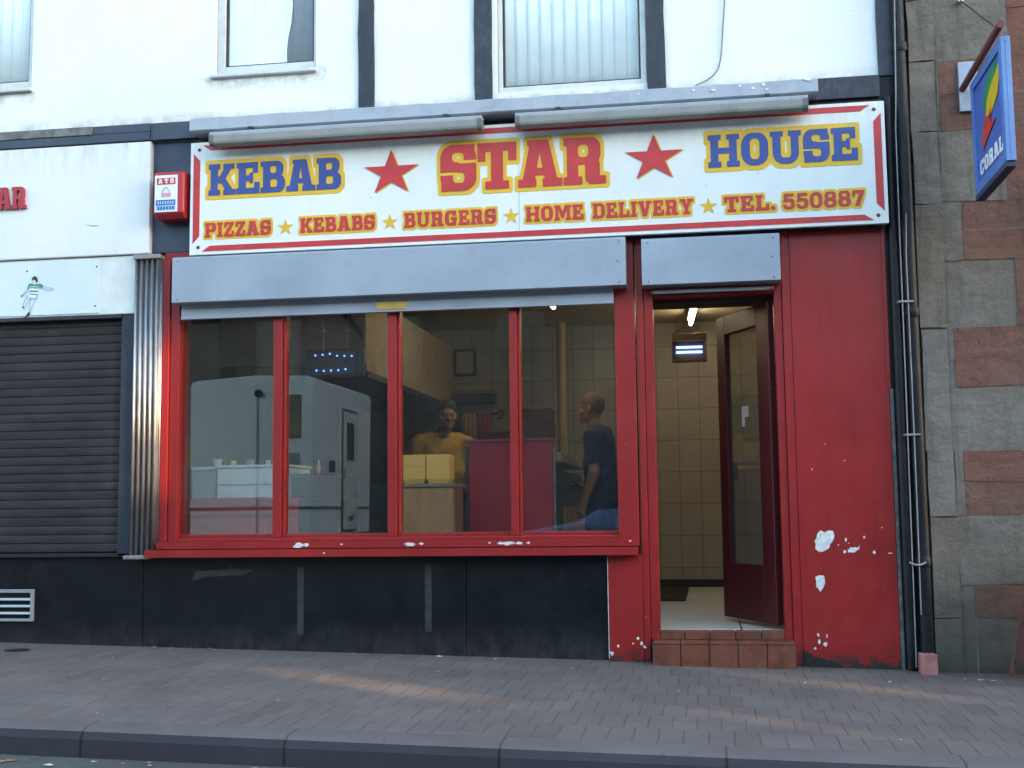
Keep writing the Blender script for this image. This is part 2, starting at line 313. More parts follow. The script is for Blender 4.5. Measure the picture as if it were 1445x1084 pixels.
WOODR = mat('orange_wood_edge', (.22, .08, .03), .6, var=.2)
MAROON = mat('dark_red_panel', (.36, .010, .024), .45, var=.15, vs=3)
REDC = mat('red_counter_front', (.36, .015, .022), .45, var=.12, vs=3)
FOAM = mat('lamp_tinted_foam', (.97, .53, .13), .7, var=.04, bump=.2, bs=200, bd=.001)  # warm lamplight on the boxes is mixed into this base colour
CARD = mat('brown_card', (.10, .035, .025), .8, var=.3, vs=20)
INK_R = mat('sign_red', (.50, .022, .024), .42, var=.14, vs=7); INK_B = mat('sign_blue', (.030, .055, .25), .42, var=.14, vs=7); INK_Y = mat('sign_yellow', (.72, .42, .012), .42, var=.07, vs=7)
PAVE = m_pave()

# ------------------------------------------------------------------ lettering: slab serif glyphs rasterised and traced to outlines
def B(a, b, c, d): return ('b', a, b, c, d)
def RR(a, b, c, d, r): return ('r', a, b, c, d, r)
def PG(*p): return ('p', p)
def NEG(s): return ('-', s)
t0, t1, sl = .08, .34, .17
GL = {
 'K': (.98, [B(t0,0,t1,1), B(0,0,.42,sl), B(0,1-sl,.42,1), PG((.30,.40),(.60,.92),(.88,.92),(.50,.36)), PG((.34,.60),(.56,.60),(.96,.08),(.66,.08)), B(.54,1-sl,.95,1), B(.55,0,1.0,sl)]),
 'E': (.84, [B(t0,0,t1,1), B(0,1-.18,.78,1), B(0,0,.84,.19), B(t0,.41,.56,.59), B(.60,.66,.78,1), B(.48,.33,.60,.67), B(.65,0,.84,.37)]),
 'B': (.88, [B(t0,0,t1,1), B(0,0,.3,sl), B(0,1-sl,.3,1), RR(.12,.48,.82,1,.22), RR(.12,0,.88,.56,.24), B(.12,.3,.4,.7), NEG(RR(.34,.62,.56,.84,.07)), NEG(RR(.34,.17,.60,.42,.08))]),
 'A': (1.04, [PG((.10,.08),(.30,1),(.72,1),(.94,.08)), B(.22,1-.12,.72,1), NEG(PG((.45,.40),(.515,.76),(.58,.40))), NEG(PG((.37,-.1),(.415,.24),(.62,.24),(.67,-.1))), B(0,0,.43,sl), B(.58,0,1.04,sl)]),
 'S': (.86, [RR(0,0,.86,1,.30), NEG(RR(.28,.62,.56,.83,.09)), NEG(B(.45,.595,1.0,.665)), NEG(RR(.30,.17,.58,.40,.09)), NEG(B(-.1,.345,.42,.41)), B(.64,.665,.82,1.0), B(.02,0,.20,.34)]),
 'T': (.92, [B(0,1-.19,.92,1), B(0,.60,.19,1), B(.73,.60,.92,1), B(.32,0,.60,1), B(.18,0,.74,sl)]),
 'R': (.98, [B(t0,0,t1,1), B(0,0,.43,sl), B(0,1-sl,.3,1), RR(.12,.42,.86,1,.22), B(.12,.42,.4,.7), NEG(RR(.34,.58,.58,.84,.08)), RR(.5,.02,.84,.54,.12), B(.58,0,.98,sl), B(.58,0,.84,.3)]),
 'H': (1.04, [B(t0,0,t1,1), B(.70,0,.96,1), B(t0,.41,.9,.59), B(0,0,.43,sl), B(0,1-sl,.43,1), B(.61,0,1.04,sl), B(.61,1-sl,1.04,1)]),
 'O': (.90, [RR(0,0,.90,1,.38), NEG(RR(.29,.18,.61,.82,.15))]),
 'U': (1.02, [RR(.08,0,.94,.9,.34), B(t0,.4,t1,1), B(.68,.4,.94,1), NEG(RR(t1,.18,.68,1.3,.12)), B(0,1-sl,.43,1), B(.59,1-sl,1.02,1)]),
 'P': (.90, [B(t0,0,t1,1), B(0,0,.46,sl), B(0,1-sl,.3,1), RR(.12,.36,.90,1,.25), B(.12,.36,.4,.7), NEG(RR(.34,.54,.60,.84,.09))]),
 'I': (.46, [B(.10,0,.36,1), B(0,0,.46,sl), B(0,1-sl,.46,1)]),
 'Z': (.82, [B(.03,.82,.80,1), B(0,0,.82,.18), B(.03,.62,.20,1), B(.64,0,.82,.38), PG((.50,.86),(.80,.86),(.32,.12),(.02,.12))]),
 'G': (.94, [RR(0,0,.88,1,.34), NEG(RR(.29,.18,.60,.82,.13)), NEG(B(.5,.47,1.0,.66)), B(.66,.66,.86,1.0), B(.46,.40,.94,.55), B(.60,.0,.86,.5), NEG(B(.29,.30,.46,.7))]),
 'M': (1.24, [B(t0,0,.30,1), B(.94,0,1.16,1), B(0,0,.40,sl), B(.84,0,1.24,sl), B(0,1-sl,.30,1), B(.94,1-sl,1.24,1), PG((.22,1),(.44,1),(.62,.55),(.80,1),(1.02,1),(.72,.16),(.52,.16))]),
 'D': (.94, [B(t0,0,t1,1), B(0,0,.3,sl), B(0,1-sl,.3,1), RR(.12,0,.94,1,.36), B(t0,0,.4,1), NEG(RR(.34,.17,.65,.83,.14))]),
 'L': (.84, [B(t0,0,t1,1), B(0,0,.84,.19), B(0,1-sl,.44,1), B(.64,0,.84,.42)]),
 'V': (1.02, [PG((.08,.95),(.38,.95),(.53,.36),(.66,.95),(.94,.95),(.66,0),(.36,0)), B(0,1-sl,.45,1), B(.58,1-sl,1.02,1)]),
 'Y': (1.02, [PG((.06,.95),(.38,.95),(.52,.66),(.66,.95),(.96,.95),(.65,.36),(.39,.36)), B(.39,0,.65,.5), B(.25,0,.79,sl), B(0,1-sl,.45,1), B(.58,1-sl,1.02,1)]),
 'C': (.90, [RR(0,0,.88,1,.34), NEG(RR(.29,.18,.60,.82,.13)), NEG(B(.5,.36,1.0,.64)), B(.66,.64,.86,1.0)]),
 '.': (.28, [RR(.0,0,.27,.26,.10)]),
 '5': (.84, [B(.08,.80,.78,1), B(.08,.45,.30,1), RR(0,0,.84,.68,.28), NEG(RR(.24,.17,.57,.48,.12)), NEG(B(-.1,.30,.36,.44)), B(.08,.44,.32,.62)]),
 '0': (.88, [RR(0,0,.88,1,.36), NEG(RR(.27,.17,.61,.83,.16))]),
 '8': (.88, [RR(.04,.46,.84,1,.24), RR(0,0,.88,.58,.26), NEG(RR(.28,.62,.60,.85,.10)), NEG(RR(.27,.16,.61,.42,.11))]),
 '7': (.84, [B(0,.80,.84,1), B(0,.60,.19,1), PG((.50,.85),(.84,.85),(.48,0),(.16,0))]),
 '1': (.46, [B(.10,0,.36,1), B(0,0,.46,.14), PG((.10,1),(.10,.72),(0,.72),(0,.86))]),
 '2': (.82, [RR(0,.42,.82,1,.27), NEG(RR(.25,.56,.56,.83,.1)), NEG(B(-.1,.3,.4,.66)), PG((.5,.6),(.82,.62),(.3,.14),(0,.14)), B(0,0,.82,.19)]),
 ' ': (.42, []),
}
def inside(s, X, Z):
    k = s[0]
    if k == 'b': return (X >= s[1]) & (X <= s[3]) & (Z >= s[2]) & (Z <= s[4])
    if k == 'r':
        _, a, b, c, d, r = s; r = min(r, (c-a)/2, (d-b)/2)
        qx = np.abs(X-(a+c)/2)-((c-a)/2-r); qz = np.abs(Z-(b+d)/2)-((d-b)/2-r)
        return np.hypot(np.maximum(qx, 0), np.maximum(qz, 0)) + np.minimum(np.maximum(qx, qz), 0) <= r
    P = s[1]; r = np.zeros(X.shape, bool); n = len(P)
    for i in range(n):
        x1, z1 = P[i]; x2, z2 = P[(i+1) % n]
        if z1 == z2: continue
        c = ((z1 > Z) != (z2 > Z)) & (X < (x2-x1)*(Z-z1)/(z2-z1)+x1); r ^= c
    return r
def raster(text, H, gap, pad):
    widths = [GL[c][0] for c in text]; W = sum(widths) + gap*(len(text)-1)
    nx = int((W+2*pad)*H)+2; nz = int((1+2*pad)*H)+2
    X, Z = np.meshgrid((np.arange(nx)+.5)/H-pad, (np.arange(nz)+.5)/H-pad, indexing='ij')
    out = np.zeros((nx, nz), bool); x = 0
    for c, w in zip(text, widths):
        g = np.zeros_like(out); XX = X-x
        for s in GL[c][1]:
            if s[0] == '-': g &= ~inside(s[1], XX, Z)
            else: g |= inside(s, XX, Z)
        out |= g & (XX > -.05) & (XX < w+.05); x += w+gap
    return out, W
def dilate(a, r):
    s = int(r*.72); d = max(1, int(round(r*.28*1.3)))
    for ax in (0, 1):
        b = a.copy()
        for k in range(1, s+1): b |= np.roll(a, k, ax) | np.roll(a, -k, ax)
        a = b
    for _ in range(d):
        a = a | np.roll(a, 1, 0) | np.roll(a, -1, 0) | np.roll(a, 1, 1) | np.roll(a, -1, 1)
    return a
def smooth3(f):
    for ax in (0, 1): f = (np.roll(f, 1, ax)+2*f+np.roll(f, -1, ax))/4
    return f
def contours(f):
    """marching squares at .5 -> closed loops"""
    nx, nz = f.shape; b = f > .5; seg = {}
    code = b[:-1,:-1]*1 + b[1:,:-1]*2 + b[1:,1:]*4 + b[:-1,1:]*8
    def E(i, j, e):
        if e == 0: t = (.5-f[i,j])/(f[i+1,j]-f[i,j]); return ('h', i, j), (i+t, j)
        if e == 1: t = (.5-f[i+1,j])/(f[i+1,j+1]-f[i+1,j]); return ('v', i+1, j), (i+1, j+t)
        if e == 2: t = (.5-f[i,j+1])/(f[i+1,j+1]-f[i,j+1]); return ('h', i, j+1), (i+t, j+1)
        t = (.5-f[i,j])/(f[i,j+1]-f[i,j]); return ('v', i, j), (i, j+t)
    T = {1:[(3,0)],2:[(0,1)],3:[(3,1)],4:[(1,2)],5:[(3,2),(1,0)],6:[(0,2)],7:[(3,2)],8:[(2,3)],9:[(2,0)],10:[(0,3),(2,1)],11:[(2,1)],12:[(1,3)],13:[(1,0)],14:[(0,3)]}
    pos = {}
    for i, j in np.argwhere((code > 0) & (code < 15)):
        for a, c in T[int(code[i, j])]:
            ka, pa = E(i, j, a); kc, pc = E(i, j, c); pos[ka] = pa; pos[kc] = pc; seg[ka] = kc
    loops = []
    while seg:
        s = next(iter(seg)); L = []; k = s
        while k in seg: L.append(pos[k]); k = seg.pop(k)
        if len(L) > 6: loops.append(L)
    return loops
def rdp(P, eps):
    P = np.array(P); n = len(P); far = int(np.argmax(((P-P[0])**2).sum(1)))
    keep = {0, far}
    def rec(a, b):
        if b-a < 2: return
        A = P[a]; Bp = P[b % n]; d = Bp-A; L = np.hypot(*d) or 1e-9
        q = P[a+1:b]; dist = np.abs((q[:,0]-A[0])*d[1]-(q[:,1]-A[1])*d[0])/L; k = int(np.argmax(dist))
        if dist[k] > eps: m = a+1+k; keep.add(m); rec(a, m); rec(m, b)
    rec(0, far); rec(far, n)
    return P[sorted(keep)]
def loops_mesh(name, loops, m, depth, xf, parent=None):
    """loops of 2-D points filled (with holes) and given thickness; xf maps (u, v, w) to world"""
    cu = bpy.data.curves.new(name, 'CURVE'); cu.dimensions = '2D'; cu.fill_mode = 'BOTH'; cu.extrude = depth/2
    for L in loops:
        sp = cu.splines.new('POLY'); sp.points.add(len(L)-1); sp.use_cyclic_u = True
        for q, p in zip(sp.points, L): q.co = (p[0], p[1], 0, 1)
    to = bpy.data.objects.new('tmp', cu); COL.objects.link(to)
    dg = bpy.context.evaluated_depsgraph_get(); me = bpy.data.meshes.new_from_object(to.evaluated_get(dg)); me.name = name
    bpy.data.objects.remove(to); bpy.data.curves.remove(cu)
    off = wloc(parent) if parent else Vector((0, 0, 0))
    for v in me.vertices: v.co = Vector(xf(v.co.x, v.co.y, v.co.z)) - off
    me.materials.clear(); me.materials.append(m)
    for p in me.polygons: p.use_smooth = False
    bm = bmesh.new(); bm.from_mesh(me); bmesh.ops.recalc_face_normals(bm, faces=bm.faces); bm.to_mesh(me); bm.free()
    o = bpy.data.objects.new(name, me); COL.objects.link(o)
    if parent: o.parent = parent
    return o
def word(text, x0, x1, z0, z1, y, fill, parent, outline=None, off=.13, gap=.03, H=64, depth=.002, xf=None, name='lettering'):
    """text in the box x0..x1, z0..z1 on the plane y (facing -y); optional yellow outline underneath"""
    pad = off+.15; SS = 2
    a, W = raster(text, H*SS, gap, pad)
    kx = (x1-x0)/W; kz = z1-z0
    def mk(arr, nm, mt, yy):
        f = smooth3(arr.astype(float)); f = smooth3(f)
        Ls = []
        for L in contours(f):
            P = rdp(L, .45)
            if len(P) >= 3: Ls.append([(x0+(((p[0]+.5)/(H*SS))-pad)*kx, z0+(((p[1]+.5)/(H*SS))-pad)*kz) for p in P])
        g = xf or (lambda u, v, w: (u, yy-depth/2+w, v))
        if xf: g = lambda u, v, w: xf(u, v, w, yy)
        return loops_mesh(nm, Ls, mt, depth, g, parent)
    if outline: mk(dilate(a, off*H*SS), name+'_outline', outline, y); y = y-depth-.0015
    return mk(a, name, fill, y)
def star_pts(cx, cz, rx, rz, inner=.382):
    return [(cx+rx*(1 if k % 2 == 0 else inner)*math.sin(math.pi*k/5), cz+rz*(1 if k % 2 == 0 else inner)*math.cos(math.pi*k/5)) for k in range(10)]
def blob(cx, cz, r, seed, n=13, jit=.35, sx=1, sz=1):
    R = random.Random(seed)
    return [(cx+sx*r*(1+R.uniform(-jit, jit))*math.cos(2*math.pi*k/n), cz+sz*r*(1+R.uniform(-jit, jit))*math.sin(2*math.pi*k/n)) for k in range(n)]

# ------------------------------------------------------------------ ground
def gz(x, y): return -.022*x + .02*y
def sheet(x0, x1, y0, y1, dz, nx=1, ny=1, f=gz):
    b = MB(); vs = []
    for j in range(ny+1):
        for i in range(nx+1):
            x = x0+(x1-x0)*i/nx; y = y0+(y1-y0)*j/ny; vs.append((x, y, f(x, y)+dz))
    return b.add(vs, [(j*(nx+1)+i, j*(nx+1)+i+1, (j+1)*(nx+1)+i+1, (j+1)*(nx+1)+i) for j in range(ny) for i in range(nx)])
def slab(x0, x1, y0, y1, top, th):
    v = [(x, y, gz(x, y)+top-d) for d in (th, 0) for y in (y0, y1) for x in (x0, x1)]
    return MB().add(v, [(0,2,3,1),(4,5,7,6),(0,1,5,4),(1,3,7,5),(3,2,6,7),(2,0,4,6)])
ROAD = mat('asphalt', (.060, .058, .058), .9, var=.25, vs=2, bump=.9, bs=120, bd=.006, dirt=.6, dirtcol=(.12, .105, .09), ds=2)
def rz(x, y): return gz(x, -2.5) - .12
tag(slab(-60, 60, -2.31, .6, 0, .3).build('pavement', PAVE), kind='structure')
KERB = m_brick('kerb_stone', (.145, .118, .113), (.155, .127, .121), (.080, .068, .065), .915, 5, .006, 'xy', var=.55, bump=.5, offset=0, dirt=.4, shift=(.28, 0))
KERBT = KERB
kb = MB()
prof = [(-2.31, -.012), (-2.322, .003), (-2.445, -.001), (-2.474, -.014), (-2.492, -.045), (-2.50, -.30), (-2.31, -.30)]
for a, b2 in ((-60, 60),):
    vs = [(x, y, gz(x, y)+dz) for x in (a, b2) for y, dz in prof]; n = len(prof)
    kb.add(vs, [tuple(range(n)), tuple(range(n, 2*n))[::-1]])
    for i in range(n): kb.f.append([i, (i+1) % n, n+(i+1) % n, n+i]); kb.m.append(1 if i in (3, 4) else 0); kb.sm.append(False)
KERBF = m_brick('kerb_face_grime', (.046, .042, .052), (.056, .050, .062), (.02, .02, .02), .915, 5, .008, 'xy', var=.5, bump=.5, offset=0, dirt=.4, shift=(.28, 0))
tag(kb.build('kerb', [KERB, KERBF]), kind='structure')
tag(sheet(-60, 60, -40, -2.5, 0, 1, 1, rz).build('road', ROAD), kind='structure')
tag(sheet(-250, 250, -250, 250, -.6, 1, 1, lambda x, y: -.022*max(-60, min(60, x))-.9).build('ground', mat('distant_ground', (.08, .08, .07), .95)), kind='structure')
# leaf litter and rubbish along the wall and in the gutter: one uncountable scatter
LEAF = mat('dry_leaf', (.32, .14, .05), .8, var=.5, vs=30); PAPER = mat('scrap_paper', (.42, .40, .38), .8)
lb = MB(); R = random.Random(3)
def scrap(x, y, z, s, mi):
    a = R.uniform(0, 6.3); n = 7
    vs = [(x+s*(.6+.5*R.random())*math.cos(a+k*6.283/n), y+s*.7*(.6+.5*R.random())*math.sin(a+k*6.283/n), z+.003+R.random()*s*.35) for k in range(n)]
    lb.add(vs+[(v[0], v[1], v[2]-.0015) for v in vs], [tuple(range(n)), tuple(range(n, 2*n))[::-1]]+[(k, (k+1) % n, n+(k+1) % n, n+k) for k in range(n)], mi)
for x, y, s, mi in [(-3.53, -.03, .03, 0), (-3.4, -.05, .022, 0), (-3.16, -.04, .03, 0), (-3.1, -.07, .02, 0), (-2.9, -.02, .016, 0), (-2.2, -.05, .02, 1), (-1.66, -.05, .025, 1), (-1.3, -.09, .013, 1),
                 (-3.7, -.42, .018, 0), (1.46, -.33, .02, 1), (1.52, -.36, .022, 1), (1.38, -.30, .012, 1), (.95, -.5, .012, 1), (-1.9, -.04, .015, 0), (-.62, -.04, .02, 0), (.53, -.05, .016, 0), (1.12, -.1, .02, 0)]:
    scrap(x, y, gz(x, y), s, mi)
for k in range(45):
    x = R.uniform(-4.2, 2.2); y = R.uniform(-2.2, -.1); scrap(x, y, gz(x, y), R.uniform(.004, .011), R.choice([0, 1, 1]))
for k in range(40):
    x = R.uniform(-4.2, -.5); y = R.uniform(-2.72, -2.52); scrap(x, y, rz(x, y), R.uniform(.008, .028), R.choice([0, 0, 1]))
tag(lb.build('leaf_litter', [LEAF, PAPER]), 'dry leaves and paper scraps scattered over the pavement and in the gutter', 'litter', kind='stuff')
gm = MB()
gm.lathe((-4.315, -.30, gz(-4.315, -.30)), [(0, .004), (.075, .004), (.08, .0)], 20)
tag(gm.build('stopcock_cover', MDARK), 'small round dark stopcock cover in the pavement below the louvred vent', 'cover')

# ------------------------------------------------------------------ kebab shop building
bd_ = thing('shop_building', (-1.2, 0, 0), 'white rendered takeaway building with dark timbers and a red shopfront, open door on its right', 'building')
XL, XR = -3.61, 1.10
LBX = -3.61
# upper wall boxes around window openings
def wall_with_holes(x0, x1, z0, z1, holes, y0, y1, m, name, parent):
    b = MB(); xs = x0
    for (a, c, d, e) in sorted(holes):
        b.box(xs, a, y0, y1, z0, z1)
        if d > z0: b.box(a, c, y0, y1, z0, d)
        if e < z1: b.box(a, c, y0, y1, e, z1)
        xs = c
    b.box(xs, x1, y0, y1, z0, z1); return b.build(name, m, parent)
WT = 5.05
wall_with_holes(LBX, 1.24, 3.41, 6.1, [(-3.175, -2.482, 3.845, WT), (-1.262, -.305, 3.60, WT)], 0, .24, RENDER, 'upper_wall', bd_)
bx(LBX, 1.24, .245, 9, 2.92, 6.1).build('upper_storey', mat('rear_brick', (.2, .1, .07), .9), bd_)
MB().prism([(-.35, 6.10), (9.4, 6.10), (4.5, 8.4)], LBX, 1.24, 'x').build('roof', mat('slate_roof', (.06, .06, .07), .7), bd_)
# vertical timbers
rt = random.Random(5)
def timber(x0, x1, z0, z1, w=.004):
    n = 14; L = []; Rr = []
    for i in range(n+1):
        z = z0+(z1-z0)*i/n; L.append((x0+rt.uniform(-w, w), z)); Rr.append((x1+rt.uniform(-w, w), z))
    MB().prism(L+Rr[::-1], -.018, .01, 'y').build('timber', TIMBER, bd_)
timber(-2.187, -2.083, 3.50, 6.1); timber(-1.412, -1.300, 3.50, 6.1); timber(-.303, -.190, 3.50, 6.1); timber(1.103, 1.245, 3.545, 6.1)
bx(.66, 1.10, -.05, .0, 3.405, 3.542).build('timber', TIMBER, bd_, .004)
# windows
def window(x0, x1, z0, z1, gx0, gx1, gz0, grey_from=None, parent=bd_, sill=True):
    fr = MB()
    fr.box(x0+.003, gx0, .012, .075, z0+.002, z1); fr.box(gx1, x1-.003, .012, .075, z0+.002, z1); fr.box(gx0, gx1, .012, .075, z0+.002, gz0)
    f = fr.build('window', PVC, parent, .004)
    bx(gx0, gx0+.012, .030, .06, gz0, z1).box(gx1-.012, gx1, .030, .06, gz0, z1).box(gx0+.012, gx1-.012, .030, .06, gz0, gz0+.012).build('glazing_bead', MDARK, f)
    bx(gx0+.012, gx1-.012, .040, .046, gz0+.012, z1).build('pane', GLASSU, f)
    n = int((gx1-gx0)/.085)+1; b = MB(); g = MB()
    for i in range(n):
        c = gx0+(gx1-gx0)*(i+.5)/n; t = b
        vs = []
        for k in range(5):
            u = (k-2)/2*.045; vs.append((c+u*.98, .066+.002*(1-(u/.045)**2)+u*.05))
        if grey_from: t = g
        t.prism(vs+[(p[0], p[1]+.002) for p in vs[::-1]], gz0-.02, z1, 'z', smooth=True)
    if b.v: b.build('blind', BLIND, f)
    if g.v:
        g.build('blind', BLINDG, f)
        edge = [(-2.70, gz0-.02), (-2.702, gz0+.10), (-2.695, gz0+.18), (-2.672, gz0+.30), (-2.662, gz0+.42), (-2.670, gz0+.52), (-2.66, gz0+.7), (-2.69, gz0+.9), (-2.68, z1)]
        MB().prism([(gx0+.004, gz0-.02)]+edge+[(gx0+.004, z1)], .0565, .0585, 'y').build('curtain', BLIND, f)
        for q in range(6): bx(gx0+.07*q+.05, gx0+.07*q+.053, .0555, .0564, gz0, z1).build('fold_shade_strip', mat('fold_shade', (.66, .74, .77), .8), f)  # thin darker strips paint the shade of folds on the flat curtain
    if sill: bx(x0-.035, x1+.01, -.035, .03, z0-.022, z0).build('sill', PVC, f, .004)
    return f
window(-3.175, -2.482, 3.845, WT, -3.118, -2.500, 3.905, -2.70)
window(-1.262, -.305, 3.60, WT, -1.232, -.345, 3.637, None, sill=False)
# small tube box behind windows
dimr = mat('dim_room', (.25, .25, .25), .9)
bx(-3.3, -2.4, .18, .243, 3.7, 5.1).build('room_lining', dimr, bd_); bx(-1.3, -.3, .18, .243, 3.55, 5.1).build('room_lining', dimr, bd_)
# lead-covered canopy
cn = MB(); nn = 60
for i in range(nn):
    pass
vs = []; cp = [(-.0, 3.522), (-.175, 3.500), (-.200, 3.488), (-.202, 3.412), (-.188, 3.402), (-.0, 3.408)]
rc = random.Random(9)
for i in range(nn+1):
    x = -3.268 + (.722+3.268)*i/nn; w = .004*math.sin(i*.9)+rc.uniform(-.003, .003)
    for y, z in cp: vs.append((x, y+(w if y < -.1 else 0), z+(w if z > 3.45 else w*.3)))
k = len(cp)
cn.add(vs, [tuple(range(k)), tuple(range(nn*k, nn*k+k))[::-1]]+[(i*k+j, i*k+(j+1) % k, (i+1)*k+(j+1) % k, (i+1)*k+j) for i in range(nn) for j in range(k)])
PAINTW = mat('white_paint_spot', (.75, .75, .75), .6, bump=0)
for sx, sz, sr in [(-.02, 3.463, .010), (.10, 3.456, .012), (.26, 3.472, .008), (.34, 3.452, .010), (.40, 3.47, .012), (.66, 3.488, .022), (.42, 3.437, .007), (-.35, 3.46, .006)]:
    cn.prism(blob(sx, sz, sr, int(sx*100+900), jit=.5, sz=.7), -.209, -.200, 'y', 1)
cn.build('canopy', [LEAD, PAINTW], bd_)
# strip left of canopy and post under it
bx(LBX, -3.27, -.05, 0, 3.412, 3.53).build('beam', SLATE, bd_, .004)
bx(-3.608, -3.30, -.004, .2, 2.655, 3.408).build('fascia_post', SLATE, bd_, .004)
bx(-3.30, 1.10, -.02, .2, 2.60, 3.405).build('fascia_backing', TIMBER, bd_)
# fluted metal pilaster
fl = MB(); pts = []
x0, x1 = -3.70, -3.515; nfl = 5; w = (x1-x0)/nfl
for i in range(nfl):
    for t, d in ((0, 0), (.10, .022), (.25, .028), (.42, .028), (.55, .022), (.65, .003), (.8, -.003), (.92, 0)):
        pts.append((x0+(i+t)*w, -.035-d))
pts += [(x1, -.035), (x1, .15), (x0, .15)]
fl.prism(pts, .668, 2.605, 'z', 0, True)
pil = fl.build('pilaster', ALU, bd_)
bx(-3.705, -3.515, -.075, .1, 2.606, 2.635).build('cap', mat('pinkish_grey_cap', (.30, .26, .27), .6, dirt=.5), pil, .004)
bx(-3.725, -3.555, -.088, .1, .642, .667).build('base', ALU, pil, .004)
# shopfront frame
rf = MB()
rf.box(-3.513, -3.462, -.03, .15, .745, 2.60)     # outer strip
rf.box(-3.46, -3.396, -.015, .15, .745, 2.60)
rf.box(-.543, -.418, -.015, .15, .745, 2.60)
rf.box(-3.396, -.543, -.010, .12, .745, .772)
rf.build('window_frame', RED, bd_, .005)
mull = [(-2.754, -2.676), (-1.994, -1.916), (-1.208, -1.140)]
for a, c in mull:
    b = MB(); b.box(a, c-.018, -.012, .09, .772, 2.30); b.box(c-.017, c, .008, .09, .772, 2.30); b.build('mullion', RED, bd_, .004)
edges = [-3.396]+[v for p in mull for v in p]+[-.543]
for i in range(4):
    a, c = edges[2*i], edges[2*i+1]
    bx(a, c, .018, .07, .772, .795).build('glazing_bar', RED, bd_, .003)
    bx(a+.001, c-.001, .040, .046, .79, 2.30).build('window_pane', GLASS, bd_)
# sill: double moulding
sb = MB(); sb.box(-3.50, -.416, -.085, .02, .706, .747); sb.box(-3.575, -.424, -.100, .02, .652, .700); sb.box(-3.49, -.43, -.06, .02, .699, .708)
for sx, sz, sr, sxx in [(-2.55, .723, .018, 2.2), (-2.50, .728, .012, 1.6), (-2.27, .729, .006, 1.5), (-1.83, .725, .014, 2.2), (-1.76, .728, .009, 1.6), (-1.33, .73, .006, 1.5), (-1.26, .727, .012, 1.6), (-1.21, .729, .017, 1.8), (-1.15, .726, .011, 2.0), (-1.09, .729, .008, 1.5), (-2.38, .676, .006, 1.2), (-.47, .735, .006, 1.2)]:
    sb.prism(blob(sx, sz, sr, int(abs(sx)*77), jit=.45, sx=sxx, sz=.8), (-.0862 if sz > .7 else -.1012)-(int(abs(sx)*1e3) % 7)*.0003, -.084 if sz > .7 else -.099, 'y', 1)
sb.build('window_sill', [RED, mat('chipped_paint', (.62, .62, .64), .7, var=.3, vs=60)], bd_, .003)
# roller shutter boxes
def shutter_box(x0, x1, z0, z1, y=-.14, name='roller_shutter'):
    b = MB(); b.prism([(y, z0), (y, z1-.012), (y+.012, z1), (.0, z1), (.0, z0)], x0, x1, 'x')
    o = b.build(name, SHUT, bd_, .003)
    for x, z in ((x0+.04, z0+.02), (x1-.04, z0+.02), (x1-.04, z1-.03), (x0+.04, z1-.03), (x1-.05, (z0+z1)/2)):
        MB().lathe((x, y-.004, z), [(0, 0), (.0035, 0), (.0045, .004)], 10, 0, 'y').build('screw', MDARK, o)
    return o
s1 = shutter_box(-3.40, -.458, 2.290, 2.592)
cu = MB(); cu.box(-3.372, -.545, -.050, -.022, 2.196, 2.262); cu.box(-3.372, -.545, -.060, -.022, 2.192, 2.205); cu.box(-3.372, -.545, -.044, -.022, 2.262, 2.30)
cu.build('shutter_curtain', SHUT, s1, .003)
bx(-2.053, -1.858, -.056, -.050, 2.210, 2.257).build('sticker', mat('yellow_sticker', (.55, .36, .08), .6), s1)
s2 = shutter_box(-.361, .468, 2.283, 2.572)
cu = MB(); cu.box(-.31, .43, -.050, -.022, 2.246, 2.262); cu.box(-.29, .40, -.060, -.051, 2.240, 2.262); cu.build('shutter_curtain', SHUTD, s2, .002)
# upper infill behind shutter boxes
bx(-3.513, 1.10, .0, .15, 2.601, 2.68).build('head_rail', RED, bd_)
bx(-3.395, -.544, .03, .15, 2.30, 2.60).build('transom', RED, bd_)
# door surround
df = MB()
df.box(-.405, -.364, -.005, .15, .0, 2.60); df.box(-.362, -.306, .004, .15, .14, 2.60)
df.box(.431, .478, .004, .15, .14, 2.60); df.box(-.306, .431, .008, .15, 2.236, 2.60)
df.build('door_frame', RED, bd_, .004)
CHIPW = mat('exposed_white_undercoat', (.60, .60, .61), .8, var=.25, vs=50)
pn = MB(); pn.box(.480, .530, -.006, .15, -.1, 2.60); pn.box(.532, 1.085, -.010, .15, -.1, 2.597); pn.box(1.072, 1.095, -.016, -.0, 1.62, 2.597)
for sx, sz, sr, ax, az in [(.800, .73, .009, .7, 1.4), (.832, .665, .02, 1.4, .6), (.79, .66, .009, 1, 1), (.85, .68, .007, 1, 1),
                       (.905, .745, .007, 1, 1), (.96, .655, .009, 1, 1), (1.05, .65, .008, 1.6, .5), (.755, .70, .004, 1, 1), (.815, .71, .004, 1, 1), (.62, .175, .007, 1, 1.5), (.66, .12, .012, 1, 1), (.625, .135, .009, .7, 1.6), (.60, .095, .007, 1, 1), (.67, .17, .006, .6, 2), (.70, 1.3, .003, 1, 1), (.62, 1.15, .003, 1, 2), (1.01, .80, .003, 1, 1)]:
    pn.prism(blob(sx, sz, sr, int(sx*1000+sz*77), jit=.30, sx=ax, sz=az), -.0118-(int(sx*1e4) % 7)*.0003, -.009, 'y', 1)
cpx = lambda L: [(.671+((840+u/3.141)-1162)*.00405, .73-((650+v/3.141)-762)*.00417) for u, v in L]
